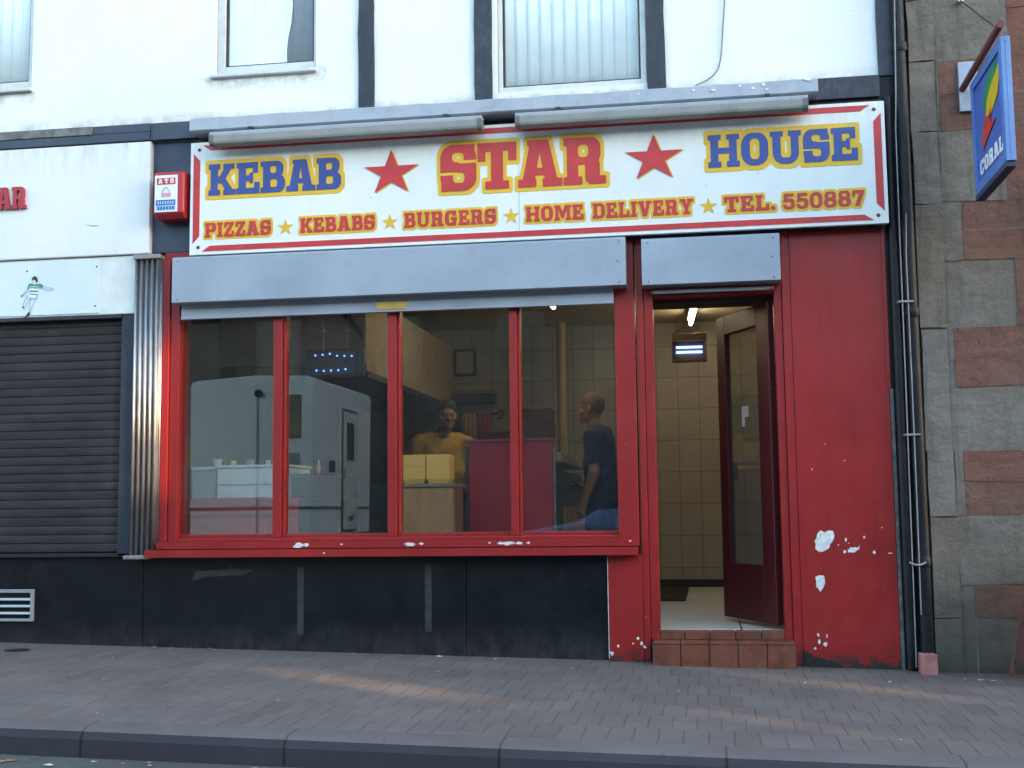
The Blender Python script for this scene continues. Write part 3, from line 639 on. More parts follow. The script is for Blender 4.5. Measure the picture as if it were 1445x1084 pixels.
for L in ([(970,355),(980,345),(985,322),(1000,308),(1018,318),(1035,310),(1055,312),(1062,332),(1055,352),(1040,372),(1035,388),(1010,402),(990,405),(972,390),(976,372)], [(968,515),(985,508),(1008,510),(1012,540),(1004,560),(988,582),(980,566),(970,560),(972,538)], [(1128,384),(1140,388),(1165,386),(1172,372),(1168,396),(1140,402),(1126,400)]):
    pn.prism(cpx(L), -.0125, -.009, 'y', 1)
dk = pn.prism([(.535, -.05), (.535, .085), (.56, .075), (.60, .045), (.68, .03), (.75, -.0), (.75, -.05)], -.0116, -.009, 'y', 2)
pn.build('side_panel', [RED, CHIPW, mat('rotten_timber', (.02, .017, .015), .95)], bd_, .002)
pl = MB(); pl.box(-.612, -.405, -.012, .15, -.03, .652)
for sx, sz, sr in [(-.60, .06, .012), (-.56, .105, .008), (-.42, .12, .010), (-.44, .15, .008), (-.47, .12, .006), (-.40, .10, .01)]:
    pl.prism(blob(sx, sz, sr, int(abs(sx)*999), jit=.4), -.0138, -.011, 'y', 1)
pl.box(-.617, -.6135, -.014, -.008, .03, .64, 1)
pl.build('plinth', [RED, CHIPW], bd_, .002)
# stall riser panels (black gloss) with joints
g1 = MB(); g1.box(-3.632, -1.503, .02, .15, -.05, .655); g1.build('stall_riser', GRANITE, bd_, .002)
g2 = MB(); g2.box(-1.500, -.615, .024, .15, -.08, .655); g2.build('stall_riser', GRANITE, bd_, .002)
sc = None
SCR = mat('scuff_filler', (.022, .024, .028), .8, var=.4, vs=30)
for x, a, c in ((-2.57, .16, .58), (-1.74, .18, .60)):
    bx(x-.022, x+.020, .0175, .021, a, c).build('panel_mark', SCR, bd_)
MB().prism([(-3.30, .50), (-3.28, .56), (-3.0, .575), (-2.9, .565), (-2.95, .535), (-3.2, .525)], .0178, .021, 'y').build('panel_mark', SCR, bd_)
MB().prism(blob(-3.04, .60, .02, 5, sz=1.8), .0174, .021, 'y').build('panel_mark', SCR, bd_)
# right edge: rotten trim, black column
bx(1.088, 1.108, -.014, .1, -.05, 1.62).build('edge_trim', mat('weathered_trim', (.10, .10, .10), .9, var=.5, vs=20, bump=.8, bs=40), bd_)
bx(1.098, 1.27, -.004, .2, -.1, 3.545).build('corner_post', NAVY, bd_)
# doorstep
stp = MB(); ts = [-.350, -.185, -.018, .149, .316, .482]
bxs = bx(-.352, .484, -.118, .3, -.06, .136, 0); bxs.build('doorstep', GROUT, bd_)
for i in range(5):
    a, c = ts[i]+.004, ts[i+1]-.003
    t = MB(); t.box(a, c, -.128, -.117, gz(a, -.1)-.02, .124); t.build('step_tile', TERRA, bd_, .003)
for i in range(5):
    a, c = ts[i]+.004, ts[i+1]-.003
    t = MB(); t.box(a, c, -.128, .005, .1265, .142); t.build('step_tile', TERRA, bd_, .003)
tt = [-.306, -.160, -.010, .140, .290, .431]
for i in range(5):
    t = bx(tt[i]+.003, tt[i+1]-.003, .006, .09, .1425, .193); t.build('step_tile', TERRA, bd_, .003)
# interior shell
FZ = .195; CZI = 2.70
bx(-3.52, .62, .092, 4.2, FZ-.1, FZ).build('shop_floor', FLOORT, bd_)
bx(-3.6, .75, 4.2, 4.3, FZ-.1, 2.92).build('back_wall', WALLT, bd_)
bx(-3.55, .62, 4.185, 4.2, FZ, FZ+.07).build('skirting', SKIRT, bd_)
bx(.62, .75, .15, 4.2, FZ-.1, 2.92).build('side_wall', WALLTS, bd_); bx(-3.60, -3.52, .15, 4.2, FZ-.1, 2.92).build('side_wall', mat('dark_wall_panel', (.05, .048, .045), .6), bd_)
bx(-3.52, .62, .15, 4.2, CZI, CZI+.05).build('ceiling', CEIL, bd_)
bx(-3.6, 1.24, 4.3, 9, -.2, 2.92).box(.75, 1.24, .2, 4.3, -.2, 2.92).box(-3.6, 1.1, .151, .30, 2.62, 2.92).build('masonry', mat('hidden_masonry', (.3, .28, .25), .9), bd_)
bx(-3.6, -.42, .151, .2, -.1, .775).build('window_back', WALLT, bd_)
# boxed bulkhead over the cooking range
bk = MB(); bk.box(-3.40, -2.40, .95, 4.0, 1.94, 2.50, 0); bk.box(-3.51, -2.402, .93, .949, 2.0, 2.46, 1)
bk.prism([(-2.66, 2.45), (-2.60, 2.45), (-2.42, 2.22), (-2.42, 2.15)], .915, .929, 'y', 2)
bk.build('extraction_hood', [PALEC, GREYC, DARK], bd_, .004)
bx(-3.42, -2.405, 1.0, 3.95, 1.90, 1.935).build('hood_underside', DARK, bd_)
PIPEY = mat('yellow_boxed_pipe', (.38, .28, .11), .5)
MB().tube([(-1.34, 3.95, FZ), (-1.34, 3.95, CZI)], .045, 16).build('pipe', PIPEY, bd_)
bx(-.34, .60, .155, .40, 2.215, CZI-.001).build('door_head', mat('dark_brown_head', (.03, .018, .012), .7), bd_)
# open door leaf (hinged right, swings inward)
dl = bpy.data.objects.new('door', None); COL.objects.link(dl); dl.parent = bd_; hinge = Vector((.428, .07, 0)); dl.location = hinge - wloc(bd_)
vec = Vector((.122-.428, .70-.07, 0)); ang = math.atan2(vec.y, vec.x); Ld = vec.length
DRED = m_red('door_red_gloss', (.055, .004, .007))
def leafbox(u0, u1, w0, w1, z0, z1, m, name, par, bev=.004):
    b = MB().box(u0, u1, w0, w1, z0, z1)
    off = wloc(par)
    b.v = [tuple(hinge + Vector((v[0]*math.cos(ang)-v[1]*math.sin(ang), v[0]*math.sin(ang)+v[1]*math.cos(ang), v[2]))) for v in b.v]
    return b.build(name, m, par, bev)
ZB, ZT = .225, 2.185
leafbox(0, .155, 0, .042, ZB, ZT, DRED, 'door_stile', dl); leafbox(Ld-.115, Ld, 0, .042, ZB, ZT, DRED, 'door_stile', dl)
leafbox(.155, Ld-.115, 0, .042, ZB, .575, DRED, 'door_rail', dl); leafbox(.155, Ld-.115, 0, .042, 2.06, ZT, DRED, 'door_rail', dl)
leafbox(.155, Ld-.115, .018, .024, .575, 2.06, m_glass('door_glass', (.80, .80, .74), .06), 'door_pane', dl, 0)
NOT = mat('faded_notice', (.34, .33, .32), .8)
leafbox(.30, .39, .030, .032, 1.50, 1.57, NOT, 'notice', dl, 0); leafbox(.35, .39, .0325, .034, 1.44, 1.50, NOT, 'notice', dl, 0)
leafbox(Ld-.075, Ld-.05, -.05, -.001, 1.10, 1.22, STEEL, 'door_handle', dl)

# ------------------------------------------------------------------ neighbouring shop, left
nb = thing('neighbouring_shop', (-6, 0, 0), 'white fronted neighbouring shop with closed dark shutter and black stall riser', 'building')
wall_with_holes(-10, LBX, 3.41, 6.1, [(-5.5, -4.51, 3.845, WT)], 0, .24, RENDER, 'upper_wall', nb)
bx(-10, LBX, .245, 9, -.2, 6.1).build('upper_storey', mat('rear_brick_neighbour', (.2, .1, .07), .9), nb)
MB().prism([(-.35, 6.10), (9.4, 6.10), (4.5, 8.4)], -10, LBX, 'x').build('roof', mat('slate_roof_neighbour', (.06, .06, .07), .7), nb)
window(-5.5, -4.51, 3.845, WT, -5.45, -4.54, 3.905, None, nb)
bx(-10, LBX, -.06, 0, 3.4125, 3.47).build('beam', SLATE, nb, .004); bx(-4.02, LBX, -.058, 0, 3.4705, 3.53).build('beam', SLATE, nb, .004)
bx(-10, -4.02, -.066, 0, 3.471, 3.53).build('beam', mat('mossy_ledge', (.16, .16, .16), .9, var=.5, vs=9, dirt=.7, dirtcol=(.05, .055, .06), ds=6, bump=.8, bs=30), nb, .004)
fa = MB(); fa.box(-10, -3.606, -.052, .2, 2.645, 3.408); fb = fa.build('fascia', FASC, nb, .008)
ar = MB(); AR_RED = mat('raised_red_letter', (.36, .02, .03), .4)
word('AR', -4.70, -4.485, 2.990, 3.140, -.054, AR_RED, nb, gap=.05, depth=.022)
mk = MB(); mk.prism([(-4.07, 2.86), (-4.0, 2.85), (-3.95, 2.852), (-4.0, 2.845)], -.0535, -.051, 'y'); mk.build('scratch', MDARK, nb)
lp = MB(); lp.box(-10, -3.706, -.032, .2, 2.25, 2.640); lpo = lp.build('lower_panel', mat('lower_white_panel', (.66, .67, .66), .5, dirt=.2, dirtcol=(.4, .42, .42)), nb, .006)
bx(-5.6, -3.952, -.038, -.0325, 2.262, 2.628).build('picture_board', mat('mural_board', (.64, .70, .74), .45, var=.08, vs=3), nb, .002)
for x, z in ((-4.48, 2.565), (-3.98, 2.575), (-4.50, 2.32), (-3.985, 2.31)):
    MB().lathe((x, -.041, z), [(0, 0), (.005, 0), (.007, .004)], 10, 0, 'y').build('screw', MDARK, nb)
# painted footballer in a hooped shirt
PX = lambda u, v: (-4.635+(u/1192*110)*.00475, 2.645-(v/1084*100)*.00478 + .0 )
def fig(pts, m, name, y=-.040, d=.0015):
    P = [PX(*p) for p in pts]; return MB().prism(P, y-d, y, 'y').build(name, m, fo)
fo = bpy.data.objects.new('painted_footballer', None); COL.objects.link(fo); fo.parent = nb; fo.location = Vector((-4.4, -.040, 2.45)) - wloc(nb)
GRN = mat('mural_green', (.05, .25, .17), .6); OUTL = mat('mural_line', (.06, .11, .16), .6); WHT = mat('mural_white', (.70, .74, .76), .6); SKN = mat('mural_skin', (.62, .55, .55), .6); BLK = mat('mural_black', (.012, .02, .02), .6)
fig([(375,465),(395,385),(450,375),(560,372),(600,385),(640,425),(615,455),(560,455),(545,560),(420,545),(385,480)], WHT, 'shirt')
for q in ([(395,385),(450,375),(480,400),(560,385),(600,385),(638,425),(612,452),(562,445),(565,425),(420,415),(395,470),(372,460)], [(425,430),(560,440),(556,458),(420,445)], [(418,480),(552,490),(550,512),(412,500)], [(420,530),(545,542),(540,560),(418,548)]):
    fig(q, GRN, 'hoop', -.0418)
fig([(455,345),(465,375),(490,395),(525,385),(535,350),(520,320),(465,325)], SKN, 'face', -.0418)
fig([(445,335),(450,295),(485,262),(525,280),(545,330),(535,360),(518,358),(505,325),(470,318)], BLK, 'hair', -.0435)
fig([(385,555),(420,548),(540,560),(528,610),(440,600),(385,590)], WHT, 'shorts', -.0418)
def ln(p, w=4):
    b = MB()
    for a, c in zip(p[:-1], p[1:]):
        A = Vector(PX(*a)); C = Vector(PX(*c)); n_ = (C-A).normalized(); n_ = Vector((-n_.y, n_.x))*w*.00022
        b.prism([tuple(A+n_), tuple(C+n_), tuple(C-n_), tuple(A-n_)], -.0455, -.0440, 'y')
    b.build('outline', OUTL, fo)
for p in ([(378,465),(330,510),(275,570)],[(395,490),(345,530),(285,572)],[(610,455),(700,490),(790,495)],[(638,425),(730,450),(800,470)],[(800,470),(795,495)],[(385,560),(350,620),(315,700),(320,770)],[(440,600),(390,660),(350,720),(345,790)],[(440,600),(425,680),(410,800)],[(540,560),(500,660),(455,760),(430,820)]): ln(p)
fig([(268,575),(285,545),(300,552),(280,580)], BLK, 'glove', -.0418)
fig([(415,810),(432,830),(415,870),(370,890),(335,940),(303,940),(310,905),(355,880),(385,835)], BLK, 'boots', -.0418)
# closed roller shutter: curved slats
rs = MB(); z = .686
while z < 2.235:
    pr = [(.027, z), (.0225, z+.006), (.021, z+.026), (.0225, z+.047), (.027, z+.053), (.027, z+.057), (.05, z+.057), (.05, z)]
    rs.prism(pr, -10, -3.800, 'x', 0); z += .0575
SHD = mat('brown_black_shutter', (.026, .020, .021), .65, metal=0, var=.4, vs=4, sc3=(.5, 1, 6), dirt=.4, dirtcol=(.07, .065, .067), ds=2.2, spec=.3, bump=.2)
ro = rs.build('roller_shutter', SHD, nb)
bx(-3.800, -3.708, -.02, .12, .66, 2.252).build('shutter_guide', mat('navy_guide', (.014, .018, .034), .5, var=.25), nb, .004)
bx(-10, -3.80, -.03, .1, 2.225, 2.249).build('shutter_hood', DARK, nb, .003)
bx(-10, -3.708, -.02, .1, .655, .680).build('bottom_rail', MDARK, nb, .003)
bx(-10, -3.636, .018, .2, -.1, .652).build('stall_riser', GRANITE, nb, .002)
vt = MB(); vt.box(-4.80, -4.39, -.0, .02, .425, .447); vt.box(-4.80, -4.39, -.0, .02, .240, .258); vt.box(-4.412, -4.39, -.0, .02, .258, .425); vt.box(-4.80, -4.778, -.0, .02, .258, .425)
for zz in (.292, .338, .382): vt.box(-4.778, -4.412, .0, .012, zz-.009, zz+.009, rot=(rad(-25), 0, 0))
vt.build('air_vent', mat('aluminium_vent', (.38, .38, .40), .4, metal=.5, dirt=.4), nb, .002)

# ------------------------------------------------------------------ stone building, right
sbd = thing('stone_building', (2.5, 0, 0), 'red and grey sandstone building with a worn grey quoin beside a black downpipe', 'building')
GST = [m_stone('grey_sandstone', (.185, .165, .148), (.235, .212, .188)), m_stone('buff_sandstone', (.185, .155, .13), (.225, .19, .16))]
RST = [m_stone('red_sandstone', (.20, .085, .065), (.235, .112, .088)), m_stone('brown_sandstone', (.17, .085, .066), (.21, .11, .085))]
MORT = mat('pale_mortar', (.17, .15, .125), .9, bump=.6, bs=60, var=.3, vs=9)
st = MB(); rs_ = random.Random(11)
def blk(x0, x1, z0, z1, mi, y=-.06):
    j = rs_.uniform(-.004, .004); g = .0018
    k_ = lambda: rs_.uniform(-.0055, .0055)
    F_ = [(x0+g+k_(), z0+g+k_()), ((x0+x1)/2, z0+g+k_()), (x1-g+k_(), z0+g+k_()), (x1-g+k_(), (z0+z1)/2), (x1-g+k_(), z1-g+k_()), ((x0+x1)/2, z1-g+k_()), (x0+g+k_(), z1-g+k_()), (x0+g+k_(), (z0+z1)/2)]
    st.prism(F_, y+j, .10, 'y', mi)
# shaft
for a, c in [(-.3, .28), (.28, .86), (.86, 1.24), (1.24, 1.95), (1.97, 2.72), (2.72, 3.16), (3.16, 3.60), (3.60, 3.98), (3.98, 4.6), (4.6, 5.3)]:
    blk(1.272, 1.425, a, c, rs_.choice([0, 0, 1]), -.072)
X1 = 7.0
def course(x0, z0, z1, cols=(2, 3)):
    x = x0
    while x < X1:
        w = rs_.uniform(.45, .95) if z1-z0 > .25 else rs_.uniform(.4, .9)
        blk(x, min(X1, x+w), z0, z1, rs_.choice(cols)); x += w
blk(1.425, 1.857, 3.60, 4.5, 0); course(1.857, 3.60, 3.90); course(1.857, 3.90, 4.2); course(1.857, 4.2, 4.5)
blk(1.440, 2.3, 3.385, 3.598, 2); blk(1.440, 2.05, 3.16, 3.383, 3); blk(1.425, 1.44, 3.16, 3.6, 0); course(2.3, 3.385, 3.6); course(2.05, 3.16, 3.385)
blk(1.425, 1.805, 2.725, 3.16, 0); course(1.805, 2.93, 3.16); course(1.805, 2.725, 2.93)
blk(1.425, 1.537, 2.37, 2.725, 0); course(1.537, 2.55, 2.725); course(1.537, 2.37, 2.55)
blk(1.425, 1.82, 1.97, 2.37, 0); course(1.82, 2.17, 2.37); course(1.82, 1.97, 2.17)
blk(1.425, 1.458, 1.615, 1.97, 0); course(1.458, 1.79, 1.97); course(1.458, 1.615, 1.79)
blk(1.425, 1.835, 1.24, 1.615, 0); course(1.835, 1.43, 1.615); course(1.835, 1.24, 1.43)
blk(1.425, 1.478, .865, 1.24, 1); course(1.478, 1.06, 1.24); course(1.478, .865, 1.06)
blk(1.425, 2.0, .467, .865, 0); course(2.0, .67, .865); course(2.0, .467, .67)
blk(1.425, 1.505, -.3, .467, 0); course(1.505, .275, .467); course(1.505, .0, .275, (3, 0)); course(1.505, -.3, .0, (3, 0))
for k in range(6): course(1.425, 4.5+k*.3, 4.8+k*.3)
bx(1.272, X1, -.048, .17, -.3, 6.29, 4).v
st.box(1.276, X1-.01, -.0555, .16, -.3, 6.28, 4)
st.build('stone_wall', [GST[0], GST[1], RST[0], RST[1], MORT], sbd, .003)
bx(1.27, X1, .18, 9, -.3, 6.3).build('rear_masonry', mat('stone_rear', (.2, .17, .13), .9), sbd)
MB().prism([(-.3, 6.32), (9.4, 6.32), (4.5, 8.8)], 1.27, X1, 'x').build('roof', mat('slate_roof_stone', (.06, .06, .07), .7), sbd)

# ------------------------------------------------------------------ downpipe with cables
dp = thing('downpipe', (1.2, -.06, 0), 'black downpipe on the dark corner post beside the red panel', 'pipe')
d = MB(); d.tube([(1.232, -.050, .075), (1.228, -.050, 2.0), (1.222, -.050, 6.0)], .040, 16); d.tube([(1.142, -.036, -.02), (1.142, -.036, 3.4)], .028, 12)
d.build('pipe', NAVY, dp)
for z in (.60, 2.07, 3.7):
    MB().lathe((1.229, -.050, z-.03), [(.043, 0), (.047, .01), (.047, .05), (.043, .06)], 18).build('collar', NAVY, dp)
DZ = mat('drain_shoe_pink', (.36, .14, .13), .8)
sh = MB(); sh.prism([(1.172, -.165), (1.266, -.165), (1.262, -.03), (1.176, -.03)], gz(1.2, -.1)-.02, .082, 'z')
sh.build('drain_shoe', PINK, dp, .006)
cb = thing('cable', (1.17, -.1, 0), 'pair of thin pale cables clipped down the front of the black downpipe', 'cable')
MB().tube([(1.214, -.10, 6), (1.203, -.10, 4.0), (1.184, -.10, 3.36), (1.176, -.098, 3.2), (1.172, -.096, 2.5), (1.168, -.096, 1.6), (1.163, -.096, .9), (1.160, -.094, .35), (1.158, -.09, .0)], .0036, 8).build('wire', CABLE, cb)
MB().tube([(1.214, -.100, 2.66), (1.203, -.100, 2.4), (1.203, -.100, 1.6), (1.200, -.100, .9), (1.196, -.098, .3)], .0036, 8).build('wire', CABLE, cb)
for z, a, c in ((2.13, 1.142, 1.238), (1.34, 1.146, 1.240)):
    bx(a, c, -.108, -.101, z-.006, z+.006).box(a, a+.006, -.108, -.03, z-.006, z+.006).box(c-.006, c, -.108, -.03, z-.006, z+.006).build('clip', CABLE, cb, .002)
MB().tube([(1.142+k*.0135, -.112+.003*abs(k-3.5), .60-.016*math.sin(math.pi*k/7)) for k in range(8)], .006, 8).build('clip', CABLE, cb)
wc = MB().tube([(.192, -.012, 5.2), (.190, -.012, 4.1), (.172, -.012, 3.9), (.163, -.012, 3.78), (.150, -.012, 3.70), (.137, -.014, 3.655), (.105, -.014, 3.615), (.06, -.016, 3.585), (.0, -.02, 3.56), (-.03, -.02, 3.53)], .0045, 8)
tag(wc.build('cable', mat('grey_cable', (.18, .19, .20), .6), origin=(.1, 0, 3.5)), 'thin grey cable drooping down the white wall right of the wide window', 'cable')

# ------------------------------------------------------------------ main sign
sg = thing('shop_sign', (-1.1, -.12, 2.6), 'long white sign reading KEBAB STAR HOUSE in blue and red with yellow outlines', 'sign')
SX0, SX1, SZ0, SZ1 = -3.293, 1.111, 2.603, 3.354
bx(SX0, SX1, -.118, -.085, SZ0, SZ1).build('board', SIGN, sg, .003)
bx(SX0+.05, SX1-.05, -.085, -.02, SZ0+.05, SZ1-.1).build('batten', MDARK, sg)
o, t, tt_ = .022, .036, .045; yb, yt = -.1205, -.1185; c0 = .11
def strip(p): MB().prism(p, yb, yt, 'y').build('border', INK_R, sg)
strip([(SX0+.085, SZ0+o), (SX1-.085, SZ0+o), (SX1-.085-.055, SZ0+o+t), (SX0+.085+.055, SZ0+o+t)][::1])
strip([(SX0+.085+.055, SZ1-o-t), (SX1-.085-.055, SZ1-o-t), (SX1-.085, SZ1-o), (SX0+.085, SZ1-o)])
strip([(SX0+o, SZ0+.075), (SX0+o+tt_, SZ0+.075+.05), (SX0+o+tt_, SZ1-.125), (SX0+o, SZ1-.075)])
strip([(SX1-o-tt_, SZ0+.125), (SX1-o, SZ0+.075), (SX1-o, SZ1-.075), (SX1-o-tt_, SZ1-.125)])
for x, z in ((SX0+.06, SZ0+.05), (SX1-.06, SZ0+.05), (SX0+.06, SZ1-.05), (SX1-.06, SZ1-.05)):
    MB().lathe((x, -.124, z), [(0, 0), (.009, .0), (.012, .0055)], 12, 0, 'y').build('screw', mat('rusty_screw', (.12, .05, .04), .7), sg)
yl = -.1185
word('KEBAB', -3.165, -2.268, 2.992, 3.200, yl, INK_B, sg, INK_Y, .13, .045)
word('STAR', -1.617, -.568, 2.936, 3.236, yl, INK_R, sg, INK_Y, .085, .03)
word('HOUSE', .060, .947, 2.998, 3.202, yl, INK_B, sg, INK_Y, .135, .06)
for tx, a, c in (('PIZZAS', -3.185, -2.737), ('KEBABS', -2.540, -2.045), ('BURGERS', -1.853, -1.263), ('HOME', -1.073, -.712), ('DELIVERY', -.655, -.040), ('TEL.', .147, .452), ('550887', .497, .974)):
    word(tx, a, c, 2.716, 2.812, yl, INK_R, sg, INK_Y, .15, .10 if tx != '550887' else .12, H=44)
for cx in (-1.938, -.272):
    loops_mesh('star_shadow', [star_pts(cx+.010, 3.072, .186, .153)], INK_Y, .002, lambda u, v, w: (u, yl-.001+w, v), sg)
    loops_mesh('star', [star_pts(cx, 3.076, .186, .153)], INK_R, .002, lambda u, v, w: (u, yl-.0045+w, v), sg)
for cx in (-2.640, -1.948, -1.167, .052):
    loops_mesh('star', [star_pts(cx, 2.757, .058, .056)], INK_Y, .002, lambda u, v, w: (u, yl-.001+w, v), sg)
# panel joint
bx(-1.117, -1.114, -.1195, -.118, SZ0+.06, SZ1-.06).build('joint', mat('joint_line', (.45, .45, .43), .7), sg)

# fluorescent sign lights
ECAP = mat('grey_end_cap', (.14, .14, .14), .6)
TUBE = mat('dusty_diffuser', (.27, .28, .275), .55, var=.2, vs=6, dirt=.5, dirtcol=(.11, .11, .10), ds=6)
for x0_, x1_, lab in ((-3.107, -1.324, 'dusty grey strip light under the canopy, over the word KEBAB, left of the two'), (-1.114, .655, 'dusty grey strip light under the canopy, between STAR and HOUSE, right of the two')):
    ft = thing('strip_light', ((x0_+x1_)/2, -.22, 3.35), lab, 'strip light', 'strip lights over the sign')
    pr = [(-.262, 3.353), (-.268, 3.345), (-.264, 3.310), (-.258, 3.296), (-.246, 3.289), (-.190, 3.289), (-.182, 3.297), (-.182, 3.353)]
    MB().prism([(y, z) for y, z in pr], x0_+.03, x1_-.03, 'x', 0, False).build('diffuser', TUBE, ft)
    pe = [(-.265, 3.356), (-.272, 3.346), (-.268, 3.308), (-.261, 3.293), (-.248, 3.285), (-.188, 3.285), (-.178, 3.295), (-.178, 3.356)]
    MB().prism(pe, x0_, x0_+.03, 'x').build('end_cap', ECAP, ft, .002); MB().prism(pe, x1_-.03, x1_, 'x').build('end_cap', ECAP, ft, .002)
    bx(x0_, x1_, -.262, -.186, 3.353, 3.372).build('tray', LEAD, ft, .002)
    for xx in (x0_+.25, x1_-.25): bx(xx, xx+.03, -.24, -.20, 3.372, 3.402).build('bracket', MDARK, ft)

# alarm box
al = thing('alarm_box', (-3.43, -.15, 2.87), 'red burglar alarm box with a white and blue sticker on the dark post', 'alarm')
MB().prism([(-.15, 2.885), (-.15, 3.145), (-.135, 3.165), (-.004, 3.165), (-.004, 2.855), (-.11, 2.855)], -3.532, -3.322, 'x').build('case', mat('red_plastic', (.42, .025, .03), .4), al, .012, 3)
bx(-3.522, -3.366, -.1545, -.151, 2.892, 3.137).build('sticker', mat('sticker_white', (.75, .76, .8), .4), al)
bx(-3.508, -3.380, -.1565, -.155, 3.075, 3.118).build('red_band', INK_R, al)
word('ATS', -3.498, -3.390, 3.082, 3.112, -.157, mat('letter_white', (.75, .75, .75), .5), al, gap=.45, H=32, depth=.001)
BL2 = mat('sticker_blue', (.02, .10, .35), .5); BL3 = mat('sticker_pale_blue', (.35, .50, .68), .5)
bx(-3.512, -3.378, -.1565, -.155, 2.936, 2.972).build('blue_band', BL2, al); bx(-3.512, -3.378, -.1565, -.155, 2.902, 2.933).build('blue_band', BL3, al)
loops_mesh('padlock', [[(-3.475, 2.99), (-3.411, 2.99), (-3.411, 3.018), (-3.475, 3.018)]], mat('padlock_pink', (.6, .3, .35), .5), .001, lambda u, v, w: (u, -.1558+w, v), al)
MB().tube([(-3.443+.024*math.cos(a), -.156, 3.02+.036*math.sin(a)) for a in [math.pi*k/10 for k in range(11)]], .004, 6).build('shackle', BL3, al)
lm = MB()
for k in range(7): lm.box(-3.502+k*.017, -3.492+k*.017, -.1575, -.1567, 2.943, 2.963)
lm.build('small_writing', BL3, al)
lm = MB()
for k in range(6): lm.box(-3.500+k*.02, -3.486+k*.02, -.1575, -.1567, 2.907, 2.927)
lm.build('small_writing', BL2, al)

# ------------------------------------------------------------------ projecting blade sign
cs = thing('hanging_sign', (1.6, -.2, 2.9), 'blue projecting sign reading CORAL with a green yellow and red flame on the stone wall', 'sign')
BLU = mat('light_blue_case', (.075, .17, .50), .4, var=.08); BLUD = mat('sign_face_blue', (.055, .115, .42), .35, var=.06); BLUE2 = mat('blue_edge', (.14, .25, .52), .45, var=.1)
YW, YO, ZS0, ZS1 = -.215, -.965, 2.713, 3.385; xa, xb = 1.588, 1.640
cs_b = MB(); fw = .055
cs_b.box(xa, xb, YW-fw, YW, ZS0, ZS1, 0); cs_b.box(xa, xb, YO, YO+fw, ZS0, ZS1, 0); cs_b.box(xa, xb, YO+fw, YW-fw, ZS0, ZS0+fw, 0); cs_b.box(xa, xb, YO+fw, YW-fw, ZS1-fw, ZS1, 0)
cs_b.build('case', BLU, cs, .004)
bx(xa+.012, xb-.012, YO+fw, YW-fw, ZS0+fw, ZS1-fw).build('face', BLUD, cs)
bx(xa+.003, xb-.003, YO-.012, YO-.0005, ZS0, ZS1).box(xa+.024, xb-.024, YO-.016, YO-.012, ZS0+.01, ZS1-.01).build('edge_trim', BLUE2, cs, .002)
bx(xa, xb, YO, YW, ZS0-.03, ZS0-.001).build('underside', mat('dark_blue_underside', (.03, .035, .08), .7), cs, .002)  # underside slab in a darker blue than the case
bm_ = MB(); bm_.tube([(1.574, -.04, 3.405), (1.574, -1.06, 3.418)], .020, 12); bm_.build('support_bar', mat('rusty_bar', (.13, .035, .03), .7, var=.4, vs=30, bump=.5), cs)
bx(1.555, 1.665, -.085, -.062, 3.27, 3.575).build('wall_bracket', mat('pale_bracket', (.30, .36, .48), .6, dirt=.5, ds=9), cs, .003)
MB().tube([(1.589, -.06, 3.96), (1.589, -.09, 3.95), (1.575, -.98, 3.425)], .004, 6).build('stay_wire', MDARK, cs)
MB().lathe((1.589, -.10, 3.955), [(0, 0), (.016, .005), (.018, .03), (.01, .045)], 10, 0, 'y').build('wall_hook', STEEL, cs)
MB().tube([(1.615, -.93, 3.40), (1.615, -.95, 3.37), (1.615, -.975, 3.35)], .008, 8).build('hook', MDARK, cs)
# the emblem and lettering, on the left face: u runs from wall to street
FX = xa+.011
def uv(u, v): return (YW-fw-(u)*(YW-YO-2*fw), ZS0+fw+v*(ZS1-ZS0-2*fw))
def emb(pts, m, x, nm):
    P = [uv(p[0]*1.0+.0, .23+.78*p[1]) for p in pts]; MB().prism(P, x-.0015, x, 'x').build(nm, m, cs)
EGR = mat('emblem_green', (.0, .22, .07), .4); EYE = mat('emblem_yellow', (.60, .38, .0), .4); ERE = mat('emblem_red', (.55, .035, .02), .4)
emb([(.42, .46), (.34, .62), (.36, .76), (.50, .88), (.70, .95), (.86, .98), (.82, .88), (.80, .72), (.55, .55)], EGR, FX, 'emblem')
emb([(.45, .30), (.42, .46), (.48, .62), (.66, .74), (.86, .82), (.94, .86), (.95, .70), (.86, .52), (.68, .42), (.52, .36)], EYE, FX-.002, 'emblem')
emb([(.24, .06), (.26, .24), (.36, .40), (.44, .44), (.50, .40), (.64, .46), (.56, .36), (.60, .30), (.76, .26), (.58, .20), (.40, .14), (.30, .08)], ERE, FX-.004, 'emblem')
word('CORAL', .10, .96, .06, .21, 0, mat('letter_cream', (.72, .74, .76), .5), cs, gap=.14, H=40, depth=.002, xf=lambda u, v, w, yy: (FX-.0015+w, uv(u, v)[0], uv(u, v)[1]))

